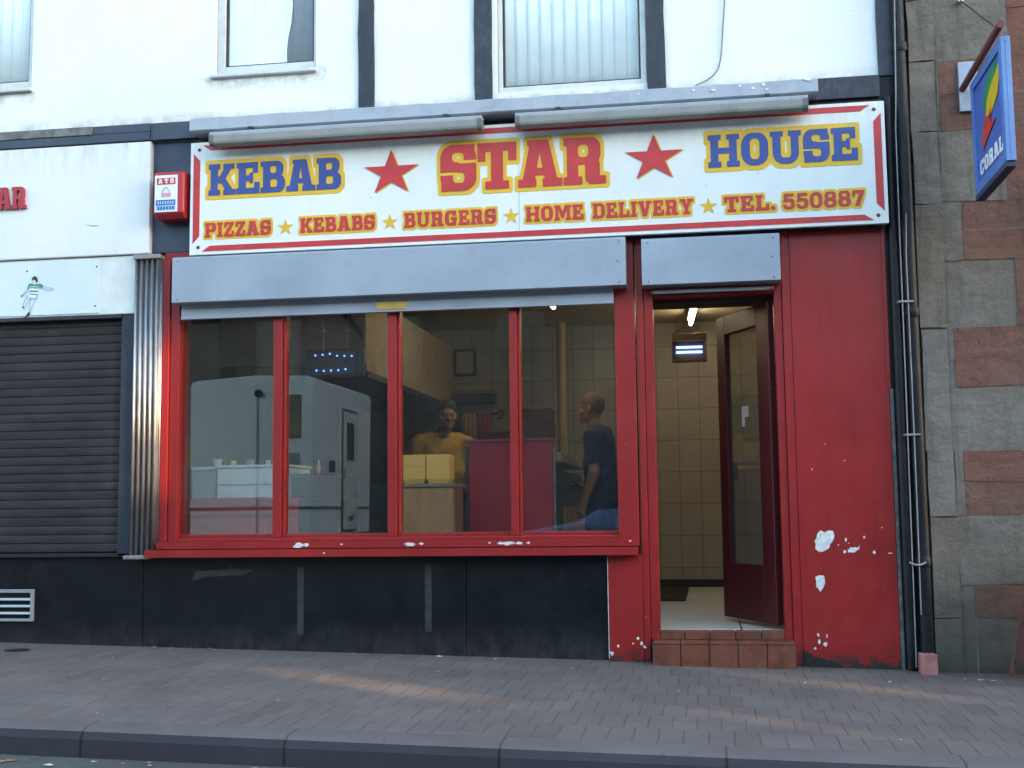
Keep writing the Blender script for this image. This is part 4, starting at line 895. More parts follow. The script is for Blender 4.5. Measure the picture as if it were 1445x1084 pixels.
# pavement board just out at the right edge
pb = thing('pavement_board', (1.9, -.3, 0), 'rusty brown folding pavement board at the right edge against the stone wall', 'board')
RB = mat('rusty_board_frame', (.10, .035, .03), .7, var=.4, vs=20)
for s_, nm in ((-1, 'front'), (1, 'back')):
    b = MB(); x_ = 1.815
    for yy in (-.55, -.15):
        b.tube([(x_+s_*.155, yy, gz(2, yy)), (x_+s_*.01, yy, .62)], .013, 8)
    b.tube([(x_+s_*.01, -.55, .61), (x_+s_*.01, -.15, .61)], .013, 8)
    b.build('frame', RB, pb)
    c = MB(); c.add([(x_+s_*.135, -.54, .06), (x_+s_*.135, -.16, .06), (x_+s_*.014, -.16, .6), (x_+s_*.014, -.54, .6), (x_+s_*.128, -.54, .06), (x_+s_*.128, -.16, .06), (x_+s_*.007, -.16, .6), (x_+s_*.007, -.54, .6)],
        [(0,1,2,3),(7,6,5,4),(0,4,5,1),(1,5,6,2),(2,6,7,3),(3,7,4,0)]); c.build('board', RB, pb)

# ------------------------------------------------------------------ things inside the shop
LAMP = m_emit('fluorescent_tube', (1, .82, .55), 3.0)
def batten(x, y0, y1, z, lab, sk=0):
    t = thing('ceiling_light', (x, (y0+y1)/2, z), lab, 'light', 'ceiling lights inside the takeaway')
    MB().tube([(x+sk, y0, z), (x-sk, y1, z)], .019, 12).build('tube', LAMP, t)
    bx(x-.03, x+.03, y0-.03, y1+.03, z+.03, z+.075, rot=(0, 0, math.atan2(2*sk, y1-y0))).build('batten', WHITEM, t)
    bx(x+sk-.012, x+sk+.012, y0-.03, y0-.005, z-.02, z+.03).box(x-sk-.012, x-sk+.012, y1+.005, y1+.03, z-.02, z+.03).build('holder', WHITEM, t)
batten(-.08, 2.45, 3.6, 2.60, 'lit fluorescent ceiling tube seen through the open doorway', .032)
batten(-1.22, .5, 2.42, 2.60, 'lit fluorescent ceiling tube just visible at the top of the rightmost window pane')
# insect killer
ik = thing('insect_killer', (-.115, 2.4, 2.1), 'hanging electric insect killer with two glowing blue tubes in the doorway', 'insect killer')
BR = mat('brass_case', (.25, .17, .08), .4, metal=.5)
bx(-.258, .024, 2.36, 2.46, 2.275, 2.334).box(-.258, .024, 2.36, 2.46, 2.106, 2.122).box(-.258, -.246, 2.36, 2.46, 2.122, 2.275).box(.012, .024, 2.36, 2.46, 2.122, 2.275).box(-.246, .012, 2.44, 2.46, 2.122, 2.275).build('case', BR, ik, .003)
UVM = m_emit('blue_uv_tube', (.22, .35, 1), .35)
for z in (2.225, 2.185): MB().tube([(-.222, 2.40, z), (-.012, 2.40, z)], .010, 10).build('tube', UVM, ik)
for sx in (-.23, 0): MB().tube([(sx, 2.41, 2.334), (-.115, 2.41, 2.44), (-.115, 2.41, 2.70)], .003, 6).build('chain', MDARK, ik)
# LED sign
le = thing('led_sign', (-2.42, .25, 1.82), 'black framed sign with blue LED dots hanging behind the second window pane', 'sign')
lb_ = MB(); lb_.box(-2.632, -2.210, .245, .27, 1.822, 2.008, rot=(0, rad(0), rad(-8))); lb_.build('panel', DARK, le, .004)
lb_ = MB(); lb_.box(-2.575, -2.268, .235, .243, 1.84, 1.985, rot=(0, 0, rad(-8)), ctr=(-2.42, .257, 1.9)); lb_.build('screen', mat('smoked_screen', (.06, .045, .055), .3), le)
LED = m_emit('blue_led', (.10, .30, 1), .35)
dd = MB()
for k in range(6): dd.lathe((-2.555+k*.052, .222-.007*(k-2.5), 1.968+.003*k*(1 if k < 3 else -1)), [(0, 0), (.006, .001), (.0065, .008)], 8, 0, 'y')
for k in range(5): dd.lathe((-2.545+k*.052, .220-.007*(k-2), 1.866-.004*(1 if k in (1, 2, 3) else 0)), [(0, 0), (.006, .001), (.0065, .008)], 8, 0, 'y')
dd.build('led_dots', LED, le)
for x_ in (-2.50, -2.335):
    MB().tube([(x_, .25, 2.0), (x_, .25, 2.68)], .0018, 6).build('chain', STEEL, le)
    MB().lathe((x_, .25, 2.12), [(0, 0), (.012, .004), (.014, .012), (0, .02)], 10).build('suction_cup', mat('clear_plastic', (.6, .62, .62), .2), le)
# left red counter with white display units
rcn = thing('counter', (-3.05, .6, FZ), 'red fronted counter behind the leftmost window pane', 'counter')
bx(-3.50, -2.72, .38, .95, FZ, .985).build('body', REDC, rcn, .004); bx(-3.505, -2.71, .36, .97, .985, 1.028).build('top', REDC, rcn, .004)
bx(-3.50, -2.72, .372, .379, .90, .925).build('trim', mat('counter_trim', (.2, .008, .012), .4), rcn)
wu = thing('display_unit', (-3.0, .6, 1.03), 'white enamel display unit on the red counter', 'display unit')
bx(-3.30, -2.80, .40, .90, 1.030, 1.235).build('body', WHITEM, wu, .01); bx(-3.31, -2.79, .39, .91, 1.236, 1.256).build('lid', WHITEM, wu, .005)
bx(-3.285, -2.815, .394, .399, 1.12, 1.125).build('seam', GREYM, wu)
gu = thing('display_unit', (-3.4, .6, 1.03), 'grey cabinet beside the white display unit at the left end of the counter', 'cabinet')
bx(-3.485, -3.315, .42, .90, 1.030, 1.225).build('body', GREYM, gu, .008); bx(-3.49, -3.312, .41, .91, 1.226, 1.248).build('lid', WHITEM, gu, .004)
g3 = thing('display_unit', (-2.7, .6, 1.03), 'low dark food warmer on the counter behind the second pane', 'food warmer')
bx(-2.785, -2.46, .45, .9, 1.030, 1.175).build('body', MDARK, g3, .006); bx(-2.79, -2.455, .44, .91, 1.176, 1.19).build('lid', MDARK, g3, .003)
bx(-2.705, -2.45, .40, .95, FZ, 1.028).build('stand', MDARK, g3, .006)
def pot(c, r, h, m, lab, lid=None, name='tub', cat='tub'):
    t = thing(name, c, lab, cat)
    MB().lathe(c, [(0, 0), (r*.82, 0), (r, h*.96), (r*1.04, h), (r*.92, h), (r*.8, .02), (0, .02)], 16).build('body', m, t)
    if lid: MB().lathe((c[0], c[1], c[2]+h), [(r*.3, 0), (r*.25, h*.5), (0, h*.7)], 12).build('nozzle', lid, t)
    return t
pot((-3.335, .5, 1.257), .030, .045, WHITEM, 'white sauce pot with dark handle standing on the display units', DARK, 'sauce_pot', 'pot')
pot((-3.22, .5, 1.257), .022, .032, FOAM, 'small cream tub on the white display unit')
pot((-3.10, .5, 1.257), .030, .036, STEEL, 'small steel pan on the white display unit', None, 'pan', 'pan')
pot((-2.97, .5, 1.257), .020, .032, WHITEM, 'small white tub nearest the first mullion', None)
pot((-2.63, .56, 1.191), .016, .06, mat('sauce_yellow', (.6, .3, .05), .5), 'orange topped sauce bottle on the dark food warmer', WHITEM, 'sauce_bottle', 'bottle')
# tan counter and foam boxes
wcn = thing('counter', (-1.9, .5, FZ), 'tan plywood counter carrying cream takeaway boxes behind the third pane', 'counter')
bx(-2.03, -1.645, .35, .62, FZ, 1.085).build('body', WOOD, wcn, .004); bx(-1.6445, -1.635, .35, .62, FZ, 1.085).build('end_panel', WOODR, wcn)
bx(-2.04, -1.625, .335, .64, 1.086, 1.108).build('top', mat('grey_laminate', (.22, .18, .13), .5), wcn, .004)
def foam(x, y, z, w, lab, low):
    t = thing('takeaway_box', (x, y, z), lab, 'food box', 'foam boxes stacked on the tan counter')
    h = .1; a = w/2
    def frus(z0, z1, r0, r1):
        vs = [(x+sx*r, y+sy*r, zz) for zz, r in ((z0, r0), (z1, r1)) for sx, sy in ((-1, -1), (1, -1), (1, 1), (-1, 1))]
        return MB().add(vs, [(3,2,1,0),(4,5,6,7),(0,1,5,4),(1,2,6,5),(2,3,7,6),(3,0,4,7)])
    if low:
        frus(z, z+.030, a*.80, a*.97).build('base', FOAM, t, .004); m = frus(z+.030, z+.036, a, a)
    else: m = frus(z, z+.006, a, a)
    m.build('rim', FOAM, t, .002)
    z2 = z+(.036 if low else .006)
    b = frus(z2, z2+(.072 if not low else .078), a*.985, a*.985)
    for k in range(9):
        zz = z2+.004+k*.0078; b.box(x-a*.99-.0012, x+a*.99+.0012, y-a*.99-.0012, y+a*.99+.0012, zz, zz+.003)
    b.build('nested_lids', FOAM, t, .002)
    return z2+(.072 if not low else .078)
for xx, side in ((-1.922, 'left'), (-1.758, 'right')):
    zt = foam(xx, .47, 1.109, .158, 'lower foam boxes with tapered base in the %s stack on the tan counter' % side, True)
    foam(xx, .47, zt+.001, .158, 'upper foam boxes in the %s stack on the tan counter' % side, False)
# red serving counter running back into the shop
sv = thing('counter', (-1.37, 1.6, FZ), 'tall dark red serving counter in the middle of the shop', 'counter')
bx(-1.665, -1.065, 1.0, 1.04, FZ, 1.41).build('end_panel', MAROON, sv, .003); bx(-1.70, -1.060, .99, 1.10, 1.411, 1.43).build('end_top', mat('maroon_top', (.26, .05, .07), .5), sv, .003)
bx(-1.062, -1.050, .985, 1.03, FZ, 1.36).build('corner_trim', STEEL, sv)
bx(-1.69, -1.666, 1.01, 1.3, FZ, 1.38).build('side_board', mat('dark_blue_board', (.02, .02, .04), .5), sv)
bx(-1.60, -1.07, 1.105, 3.0, FZ, 1.22).build('body', DARK, sv); bx(-1.62, -1.02, 1.105, 3.02, 1.27, 1.335).build('worktop', mat('tan_worktop', (.36, .26, .14), .5), sv, .005)
bx(-1.069, -1.060, 1.6, 3.0, FZ, .95).build('kick_panel', WOOD, sv)
for k in range(6):
    z = 1.432+k*.037
    t = thing('pizza_box', (-1.22, 1.25, z), ('%s pizza box in the brown stack on the red counter' % ['bottom', 'second from bottom', 'third from bottom', 'fourth from bottom', 'second from top', 'topmost'][k]), 'pizza box', 'pizza boxes on the serving counter')
    j = rs_.uniform(-.006, .006); bx(-1.345+j, -1.095+j, 1.12, 1.40, z, z+.022).build('tray', CARD, t, .002); bx(-1.348+j, -1.092+j, 1.117, 1.403, z+.0225, z+.035).build('lid', CARD, t, .002)
bx(-1.33, -1.1, 1.05, 1.5, 1.4305, 1.4315).v
# framed notice, shelf, hanging cloths on back wall
pf = thing('picture_frame', (-2.31, 4.17, 2.37), 'dark framed notice on the tiled back wall', 'picture')
bx(-2.43, -2.205, 4.165, 4.195, 2.485, 2.51).box(-2.43, -2.205, 4.165, 4.195, 2.245, 2.27).box(-2.43, -2.405, 4.165, 4.195, 2.27, 2.485).box(-2.23, -2.205, 4.165, 4.195, 2.27, 2.485).build('frame', DARK, pf, .002)
bx(-2.405, -2.23, 4.185, 4.195, 2.27, 2.485).build('notice', mat('aged_paper', (.38, .33, .24), .7), pf)
sf = thing('wall_shelf', (-2.2, 4.05, 2.0), 'dark shelf on the back wall below the framed notice', 'shelf')
bx(-2.45, -2.0, 3.9, 4.19, 2.04, 2.07).build('board', WOODR, sf); bx(-2.44, -2.01, 3.95, 4.19, 1.96, 2.038).build('carcass', DARK, sf)
rl = thing('utensil_rail', (-2.15, 4.1, 1.85), 'dark rail with cloths hanging on the back wall behind the server', 'rail')
MB().tube([(-2.5, 4.1, 1.86), (-1.98, 4.1, 1.86), (-1.96, 4.1, 1.90), (-1.93, 4.1, 1.88), (-1.94, 4.1, 1.82), (-1.99, 4.1, 1.81)], .011, 8).build('bar', DARK, rl)
def cloth(x0_, x1_, z0_, m):
    n = 12; P = [(x0_+(x1_-x0_)*i/n, 4.08+.012*math.sin(i*1.7)) for i in range(n+1)]
    t = MB().prism(P+[(p[0], p[1]+.006) for p in P[::-1]], z0_, 1.865, 'z', 0, True); return t.build('cloth', m, rl)
cloth(-2.33, -2.20, 1.55, WOOD); cloth(-2.18, -2.06, 1.60, MAROON); cloth(-2.44, -2.36, 1.65, DARK)
jk = thing('dark_bottle_crate', (-1.9, 4.0, 1.4), 'dark stack of crates by the back wall beyond the serving counter', 'crates')
bx(-2.02, -1.72, 3.7, 4.15, 1.30, 1.66).build('crate', CARD, jk, .006); bx(-2.05, -1.70, 3.65, 4.17, FZ, 1.29).build('cabinet', MDARK, jk, .006)
rg = thing('cooking_range', (-2.9, 2.6, FZ), 'dark cooking range under the extraction hood', 'range')
bx(-3.45, -2.45, 1.9, 3.9, FZ, 1.15).build('body', MDARK, rg, .006); bx(-3.48, -2.9, 1.9, 3.9, 1.152, 1.80).build('back', DARK, rg, .006)
for yy in (2.2, 2.9, 3.5): bx(-2.449, -2.435, yy-.2, yy+.2, .4, .9).build('oven_door', STEEL, rg, .006)
mt = thing('door_mat', (-.6, 3.0, FZ), 'black mat on the white tiled floor inside the doorway', 'mat')
bx(-1.0, -.195, 2.38, 3.95, FZ+.001, FZ+.014).build('mat', mat('black_rubber', (.012, .011, .01), .8, bump=.6, bs=150), mt, .004)

# ------------------------------------------------------------------ people: one continuous surface from blended volumes
def surface_nets(F, org, h):
    b = F < 0; nx, ny, nz = F.shape
    c = [b[i:nx-1+i, j:ny-1+j, k:nz-1+k] for i in (0, 1) for j in (0, 1) for k in (0, 1)]
    s = sum(x.astype(int) for x in c); act = (s > 0) & (s < 8); idx = -np.ones(act.shape, int); I = np.argwhere(act); idx[act] = np.arange(len(I))
    acc = np.zeros((len(I), 3)); cnt = np.zeros(len(I))
    cor = [(i, j, k) for i in (0, 1) for j in (0, 1) for k in (0, 1)]
    val = [F[I[:,0]+a, I[:,1]+b_, I[:,2]+c_] for a, b_, c_ in cor]
    for p in range(8):
        for q in range(p+1, 8):
            d = np.array(cor[q])-np.array(cor[p])
            if abs(d).sum() != 1: continue
            f0, f1 = val[p], val[q]; m_ = (f0 < 0) != (f1 < 0); t = np.where(m_, f0/(f0-f1+1e-12), 0)
            acc += m_[:, None]*(np.array(cor[p])+t[:, None]*d); cnt += m_
    V = (I+acc/np.maximum(cnt, 1)[:, None])*h+np.array(org); faces = []
    for ax in range(3):
        o1, o2 = [a for a in range(3) if a != ax]
        sl0 = [slice(1, -1)]*3; A = F < 0
        n0 = [slice(None)]*3; n0[ax] = slice(0, -1); n1 = [slice(None)]*3; n1[ax] = slice(1, None)
        ch = A[tuple(n0)] != A[tuple(n1)]; E_ = np.argwhere(ch)
        E_ = E_[(E_[:, o1] > 0) & (E_[:, o2] > 0) & (E_[:, o1] < F.shape[o1]-1) & (E_[:, o2] < F.shape[o2]-1)]
        if len(E_) == 0: continue
        def g(d1, d2):
            e = E_.copy(); e[:, o1] += d1; e[:, o2] += d2; return idx[e[:, 0], e[:, 1], e[:, 2]]
        q = np.stack([g(-1, -1), g(0, -1), g(0, 0), g(-1, 0)], 1); faces += q.tolist()
    return V, faces
class Body:
    def __init__(s, lo, hi, h):
        s.lo = np.array(lo, float); s.h = h; n = np.ceil((np.array(hi)-s.lo)/h).astype(int)+1; s.F = np.full(n, .2, np.float32); s.n = n
    def _blk(s, lo, hi):
        a = np.clip(np.floor((np.array(lo)-s.lo)/s.h).astype(int), 0, s.n); b = np.clip(np.ceil((np.array(hi)-s.lo)/s.h).astype(int)+1, 0, s.n)
        g = np.meshgrid(*[np.arange(a[i], b[i])*s.h+s.lo[i] for i in range(3)], indexing='ij'); return tuple(slice(a[i], b[i]) for i in range(3)), g
    def _mix(s, sl, d, k):
        F = s.F[sl]
        if k > 0:
            hh = np.clip(.5+.5*(F-d)/k, 0, 1); s.F[sl] = F*(1-hh)+d*hh-k*hh*(1-hh)
        else: s.F[sl] = np.minimum(F, d)
    def cap(s, a, b, r0, r1, k=.03):
        a = np.array(a, float); b = np.array(b, float); R_ = max(r0, r1)+k+.02
        sl, g = s._blk(np.minimum(a, b)-R_, np.maximum(a, b)+R_)
        d = b-a; L = (d*d).sum()+1e-9; t = np.clip(sum((g[i]-a[i])*d[i] for i in range(3))/L, 0, 1)
        D = np.sqrt(sum((g[i]-a[i]-t*d[i])**2 for i in range(3)))-(r0+(r1-r0)*t); s._mix(sl, D, k); return s
    def ell(s, c, r, k=.03, rz=0, ry=0):
        c = np.array(c, float); r = np.array(r, float); R_ = r.max()+k+.02; sl, g = s._blk(c-R_, c+R_)
        p = [g[i]-c[i] for i in range(3)]; cz, sz = math.cos(-rz), math.sin(-rz); x_ = p[0]*cz-p[1]*sz; y_ = p[0]*sz+p[1]*cz; z_ = p[2]
        cy, sy = math.cos(-ry), math.sin(-ry); x_, z_ = x_*cy+z_*sy, -x_*sy+z_*cy
        q = np.sqrt((x_/r[0])**2+(y_/r[1])**2+(z_/r[2])**2)+1e-6; q2 = np.sqrt((x_/r[0]**2)**2+(y_/r[1]**2)**2+(z_/r[2]**2)**2)+1e-6
        s._mix(sl, q*(q-1)/q2, k); return s
    def cut(s, fn):
        sl, g = s._blk(s.lo, s.lo+s.n*s.h); s.F = np.maximum(s.F, fn(*g).astype(np.float32)); return s
    def mesh(s, name, m, parent, xf):
        V, f = surface_nets(s.F, s.lo, s.h); off = wloc(parent)
        me = bpy.data.meshes.new(name); me.from_pydata([Vector(xf(v))-off for v in V], [], f); me.materials.append(m)
        for p in me.polygons: p.use_smooth = True
        bm = bmesh.new(); bm.from_mesh(me); bmesh.ops.recalc_face_normals(bm, faces=bm.faces); bm.to_mesh(me); bm.free()
        o_ = bpy.data.objects.new(name, me); COL.objects.link(o_); o_.parent = parent; return o_
SKIN = mat('warm_skin', (.21, .10, .06), .55, var=.08, bump=.05); SKIN2 = mat('tanned_skin', (.30, .14, .085), .55, var=.08, bump=.05)
HAIR = mat('black_hair', (.012, .010, .010), .5, bump=.5, bs=180); HAIR2 = mat('cropped_grey_brown_hair', (.15, .078, .05), .7, bump=.4, bs=250)
EYEW = mat('eye_white', (.6, .58, .55), .3, bump=0); EYEB = mat('eye_dark', (.02, .012, .01), .2, bump=0)
def hand(B_, w, f, side, palmn, s=1.0, curl=.4):
    """w wrist, f forward unit, side unit towards the thumb, palmn unit out of the palm"""
    w, f, side, palmn = (Vector(v) for v in (w, f, side, palmn))
    P = lambda a, b, c: tuple(w+f*a*s+side*b*s+palmn*c*s)
    for b in (-.026, -.009, .009, .026): B_.cap(P(.012, b*.6, 0), P(.088, b, 0), .013, .011, .012)
    for b, L in ((-.030, .058), (-.011, .072), (.010, .078), (.030, .070)):
        c1 = curl; p0 = (.088, b, 0); p1 = (.088+L*.42*math.cos(c1*.6), b*1.08, L*.42*math.sin(c1*.6))
        p2 = (p1[0]+L*.32*math.cos(c1*1.6), b*1.1, p1[2]+L*.32*math.sin(c1*1.6)); p3 = (p2[0]+L*.26*math.cos(c1*2.4), b*1.1, p2[2]+L*.26*math.sin(c1*2.4))
        B_.cap(P(*p0), P(*p1), .0095, .0088, .004).cap(P(*p1), P(*p2), .0088, .008, .002).cap(P(*p2), P(*p3), .008, .0068, .002)
    B_.cap(P(.02, .024, .004), P(.058, .052, .014), .013, .0105, .01).cap(P(.058, .052, .014), P(.086, .060, .020), .0105, .0085, .003)
def head(B_, c, s=1.0):
    """face towards -y, c = centre of the skull"""
    x, y, z = c; e = lambda dx, dy, dz: (x+dx*s, y+dy*s, z+dz*s)
    B_.ell(e(0, .012, .022), (.073*s, .092*s, .090*s), .01)
    B_.ell(e(0, -.022, -.045), (.058*s, .066*s, .072*s), .03)
    B_.ell(e(0, -.060, -.098), (.026*s, .022*s, .016*s), .02)                                    # chin
    B_.cap(e(-.030, -.076, .012), e(.030, -.076, .012), .011*s, .011*s, .012)                      # brow
    B_.cap(e(0, -.086, -.004), e(0, -.099, -.034), .007*s, .011*s, .008); B_.ell(e(-.012, -.092, -.038), (.009*s,)*3, .005); B_.ell(e(.012, -.092, -.038), (.009*s,)*3, .005)
    for sx in (-1, 1):
        B_.ell(e(sx*.046, -.058, -.030), (.020*s, .018*s, .018*s), .015)
        B_.ell(e(sx*.076, .010, -.010), (.009*s, .020*s, .032*s), .006)
        B_.ell(e(sx*.030, -.074, -.004), (.013*s, .012*s, .009*s), .004)
    B_.cap(e(-.019, -.080, -.066), e(.019, -.080, -.066), .0065*s, .0065*s, .004); B_.cap(e(-.014, -.079, -.078), e(.014, -.079, -.078), .0075*s, .0075*s, .004)
def person(name_lab, base, rz, s, skin, top, trs, hair, pose):
    t = thing('person', base, name_lab, 'person')
    cr, sr = math.cos(rz), math.sin(rz)
    xf = lambda v: (base[0]+v[0]*cr-v[1]*sr, base[1]+v[0]*sr+v[1]*cr, base[2]+v[2])
    h = .0065
    b = Body((-.45, -.62, -.01), (.45, .28, 1.78*s), h)
    J = pose; hc = J['head']; nk = J['neck']; ch = J['chest']; pv = J['pelvis']
    head(b, hc, J.get('hs', 1))
    b.cap(nk, (hc[0], hc[1]+.018, hc[2]-.06), .051, .050, .025)
    b.cap((nk[0], nk[1], nk[2]-.02), (ch[0], ch[1], ch[2]), .066, .095, .05)
    for sx in (-1, 1):
        b.cap((ch[0]+sx*.05, ch[1], ch[2]+.02), (ch[0]+sx*.065, ch[1], ch[2]-.12), .092, .086, .05)
        b.cap((pv[0]+sx*.055, pv[1], pv[2]+.14), (pv[0]+sx*.065, pv[1], pv[2]), .085, .098, .05)
        A = J['arm_l' if sx < 0 else 'arm_r']; sh_ = A[0]
        b.cap((ch[0]+sx*.10, ch[1]+.01, ch[2]+.10), sh_, .056, .052, .04)
        b.cap(sh_, A[1], .050, .040, .025); b.cap(A[1], A[2], .043, .028, .015)
        hand(b, A[2], *A[3:6], .95, A[6])
        hp = (pv[0]+sx*.09, pv[1], pv[2]-.03); kn = (pv[0]+sx*.11, pv[1]-.02, .50*s); an = (pv[0]+sx*.115, pv[1]+.02, .08)
        b.cap(hp, kn, .092, .060, .04); b.cap(kn, an, .060, .040, .02); b.cap((an[0], an[1]+.02, .045), (an[0]+sx*.02, an[1]-.15, .03), .036, .030, .02)
    b.cap((ch[0], ch[1], ch[2]-.1), (pv[0], pv[1], pv[2]+.1), .09, .09, .05)
    b.mesh('body', skin, t, xf)
    # shirt
    c = Body((-.45, -.40, .70*s), (.45, .28, 1.62*s), .009)
    c.cap((nk[0], nk[1]+.01, nk[2]-.05), ch, .076, .107, .05)
    for sx in (-1, 1):
        c.cap((ch[0]+sx*.05, ch[1], ch[2]+.03), (ch[0]+sx*.068, ch[1], ch[2]-.15), .105, .100, .04)
        c.cap((ch[0]+sx*.075, ch[1], ch[2]-.15), (pv[0]+sx*.068, pv[1], pv[2]+.0), .100, .114, .04)
        A = J['arm_l' if sx < 0 else 'arm_r']; mid = Vector(A[0]).lerp(Vector(A[1]), .80)
        c.cap((ch[0]+sx*.10, ch[1]+.01, ch[2]+.10), A[0], .067, .063, .04); c.cap(A[0], tuple(mid), .062, .056, .02)
    c.cap((ch[0], ch[1], ch[2]-.02), (pv[0], pv[1], pv[2]+.02), .108, .108, .03)
    c.ell((nk[0], nk[1]-.0, nk[2]+.01), (.076, .076, .03), .02)
    nzc = nk[2]+.03; hem = pv[2]-.05
    def cutf(X, Y, Z):
        r_ = np.sqrt((X-nk[0])**2+(Y-nk[1]+.01)**2+((Z-nk[2]-.055)*.8)**2)
        w_ = .004*np.sin(X*60+Z*25)+.003*np.sin(Z*70+Y*40)
        return np.maximum(np.maximum(hem-Z,   .060-r_), Z-nzc)
    c.F += (.004*np.sin(np.arange(c.n[0])*.5)[:, None, None]*np.sin(np.arange(c.n[2])*.33)[None, None, :]).astype(np.float32)
    c.cut(cutf)
    def ends(X, Y, Z):
        out = np.full(X.shape, -1.0)
        for A in (J['arm_l'], J['arm_r']):
            a = np.array(A[0]); bb = np.array(A[1]); d = (bb-a)/np.linalg.norm(bb-a); L = np.linalg.norm(bb-a)
            q = (X-a[0])*d[0]+(Y-a[1])*d[1]+(Z-a[2])*d[2]-L*.78
            rr = np.sqrt(np.maximum(0, (X-a[0])**2+(Y-a[1])**2+(Z-a[2])**2-(q+L*.78)**2))
            out = np.maximum(out, np.where(rr < .1, np.minimum(q, .1-rr), -1))
        return out
    c.cut(ends)
    c.mesh('shirt', top, t, xf)
    # trousers
    l = Body((-.35, -.35, .02), (.35, .30, pv[2]+.14), .011)
    for sx in (-1, 1):
        hp = (pv[0]+sx*.09, pv[1], pv[2]-.03); kn = (pv[0]+sx*.11, pv[1]-.02, .50*s); an = (pv[0]+sx*.115, pv[1]+.02, .10)
        l.cap((pv[0]+sx*.055, pv[1], pv[2]+.10), (pv[0]+sx*.07, pv[1], pv[2]), .118, .130, .04); l.cap(hp, kn, .108, .080, .03); l.cap(kn, an, .080, .066, .02)
    l.cut(lambda X, Y, Z: np.maximum(Z-(pv[2]+.10), .06-Z)); l.mesh('trousers', trs, t, xf)
    # hair
    q = Body((hc[0]-.14, hc[1]-.16, hc[2]-.14), (hc[0]+.14, hc[1]+.16, hc[2]+.18), .0055); k_ = J.get('hs', 1)
    th = hair[1]; q.ell((hc[0], hc[1]+.014*k_, hc[2]+.024*k_), (.073*k_+th, .092*k_+th, .090*k_+th), 0)
    gx_, gy_, gz_ = [np.arange(q.n[i])*q.h for i in range(3)]; q.F += (th*.22*np.sin(gx_*130)[:, None, None]*np.sin(gy_*95+1)[None, :, None]*np.sin(gz_*110)[None, None, :]).astype(np.float32)
    if th > .008: q.ell((hc[0]+.015, hc[1]-.035, hc[2]+.088), (.052, .05, .030), .025)
    lim = hair[2]
    q.cut(lambda X, Y, Z: (hc[2]+lim*k_-(Z-(-.55)*(Y-hc[1]-.02)*-1*-1)) if False else (hc[2]+lim*k_ - Z) - np.maximum(Y-hc[1]-.01, 0)*1.3 + np.maximum(hc[1]-.02-Y, 0)*.45 + .005*np.sin(X*170)*np.cos(Y*140))
    q.mesh('hair', hair[0], t, xf)
    ey = MB()
    for sx in (-1, 1):
        p = (hc[0]+sx*.030*k_, hc[1]-.0815*k_, hc[2]-.004*k_)
        e = [Vector(xf(Vector(p)))]
        ey.lathe(tuple(e[0]), [(0, -.006), (.0055, -.004), (.008, 0), (.0055, .004), (0, .006)], 10, 0)
    ey.build('eye', EYEB, t)
    SHOE = DARK; so = Body((-.30, -.30, -.01), (.30, .2, .16), .010)
    for sx in (-1, 1):
        an = (pv[0]+sx*.115, pv[1]+.02, .08); so.cap((an[0], an[1]+.03, .045), (an[0]+sx*.02, an[1]-.16, .038), .046, .040, .02)
    so.cut(lambda X, Y, Z: .003-Z); so.mesh('shoe', SHOE, t, xf)
    return t
YEL = mat('yellow_shirt_cloth', (.46, .26, .03), .85, bump=.6, bs=9, bd=.03); NAVYC = mat('navy_cotton', (.009, .015, .055), .85, bump=.6, bs=9, bd=.03)
TR1 = mat('black_trouser_cloth', (.02, .02, .022), .9, bump=.4, bs=30); TR2 = mat('dark_blue_denim', (.010, .015, .05), .9, bump=.4, bs=60)
# server: faces the street, head turned a little to his left, leaning over the counter
p1 = dict(head=(.02, -.10, 1.49), neck=(.0, -.035, 1.33), chest=(0, -.02, 1.20), pelvis=(0, .06, .86), hs=1.05,
          arm_l=((-.19, -.02, 1.27), (-.25, .0, .99), (-.16, -.20, .93), (.35, -.9, .0), (.9, .35, .1), (0, 0, -1), .5),
          arm_r=((.19, -.02, 1.27), (.26, -.01, .99), (.18, -.21, .93), (-.3, -.93, .0), (-.9, .3, .1), (0, 0, -1), .5))
person('man in a yellow shirt with dark hair serving behind the stacked foam boxes', (-2.09, 2.05, FZ), rad(22), 1.0, SKIN, YEL, TR1, (HAIR, .011, .024), p1)
# customer: seen from his left rear, faces left towards the counter
p2 = dict(head=(.0, -.055, 1.52), neck=(0, .0, 1.355), chest=(0, .01, 1.22), pelvis=(0, .02, .86), hs=1.05,
          arm_l=((-.19, .01, 1.285), (-.225, .03, 1.00), (-.20, -.19, .90), (.15, -.95, -.05), (.2, .0, .97), (1, 0, 0), .7),
          arm_r=((.19, .01, 1.285), (.235, .035, 1.01), (.225, -.05, .79), (-.05, -.32, -.94), (-.1, -.94, .32), (-1, 0, 0), .6))
person('man in a navy T-shirt with cropped hair standing side-on at the serving counter', (-.83, 1.95, FZ), rad(-102), 1.0, SKIN2, NAVYC, TR2, (HAIR2, .0035, .015), p2)

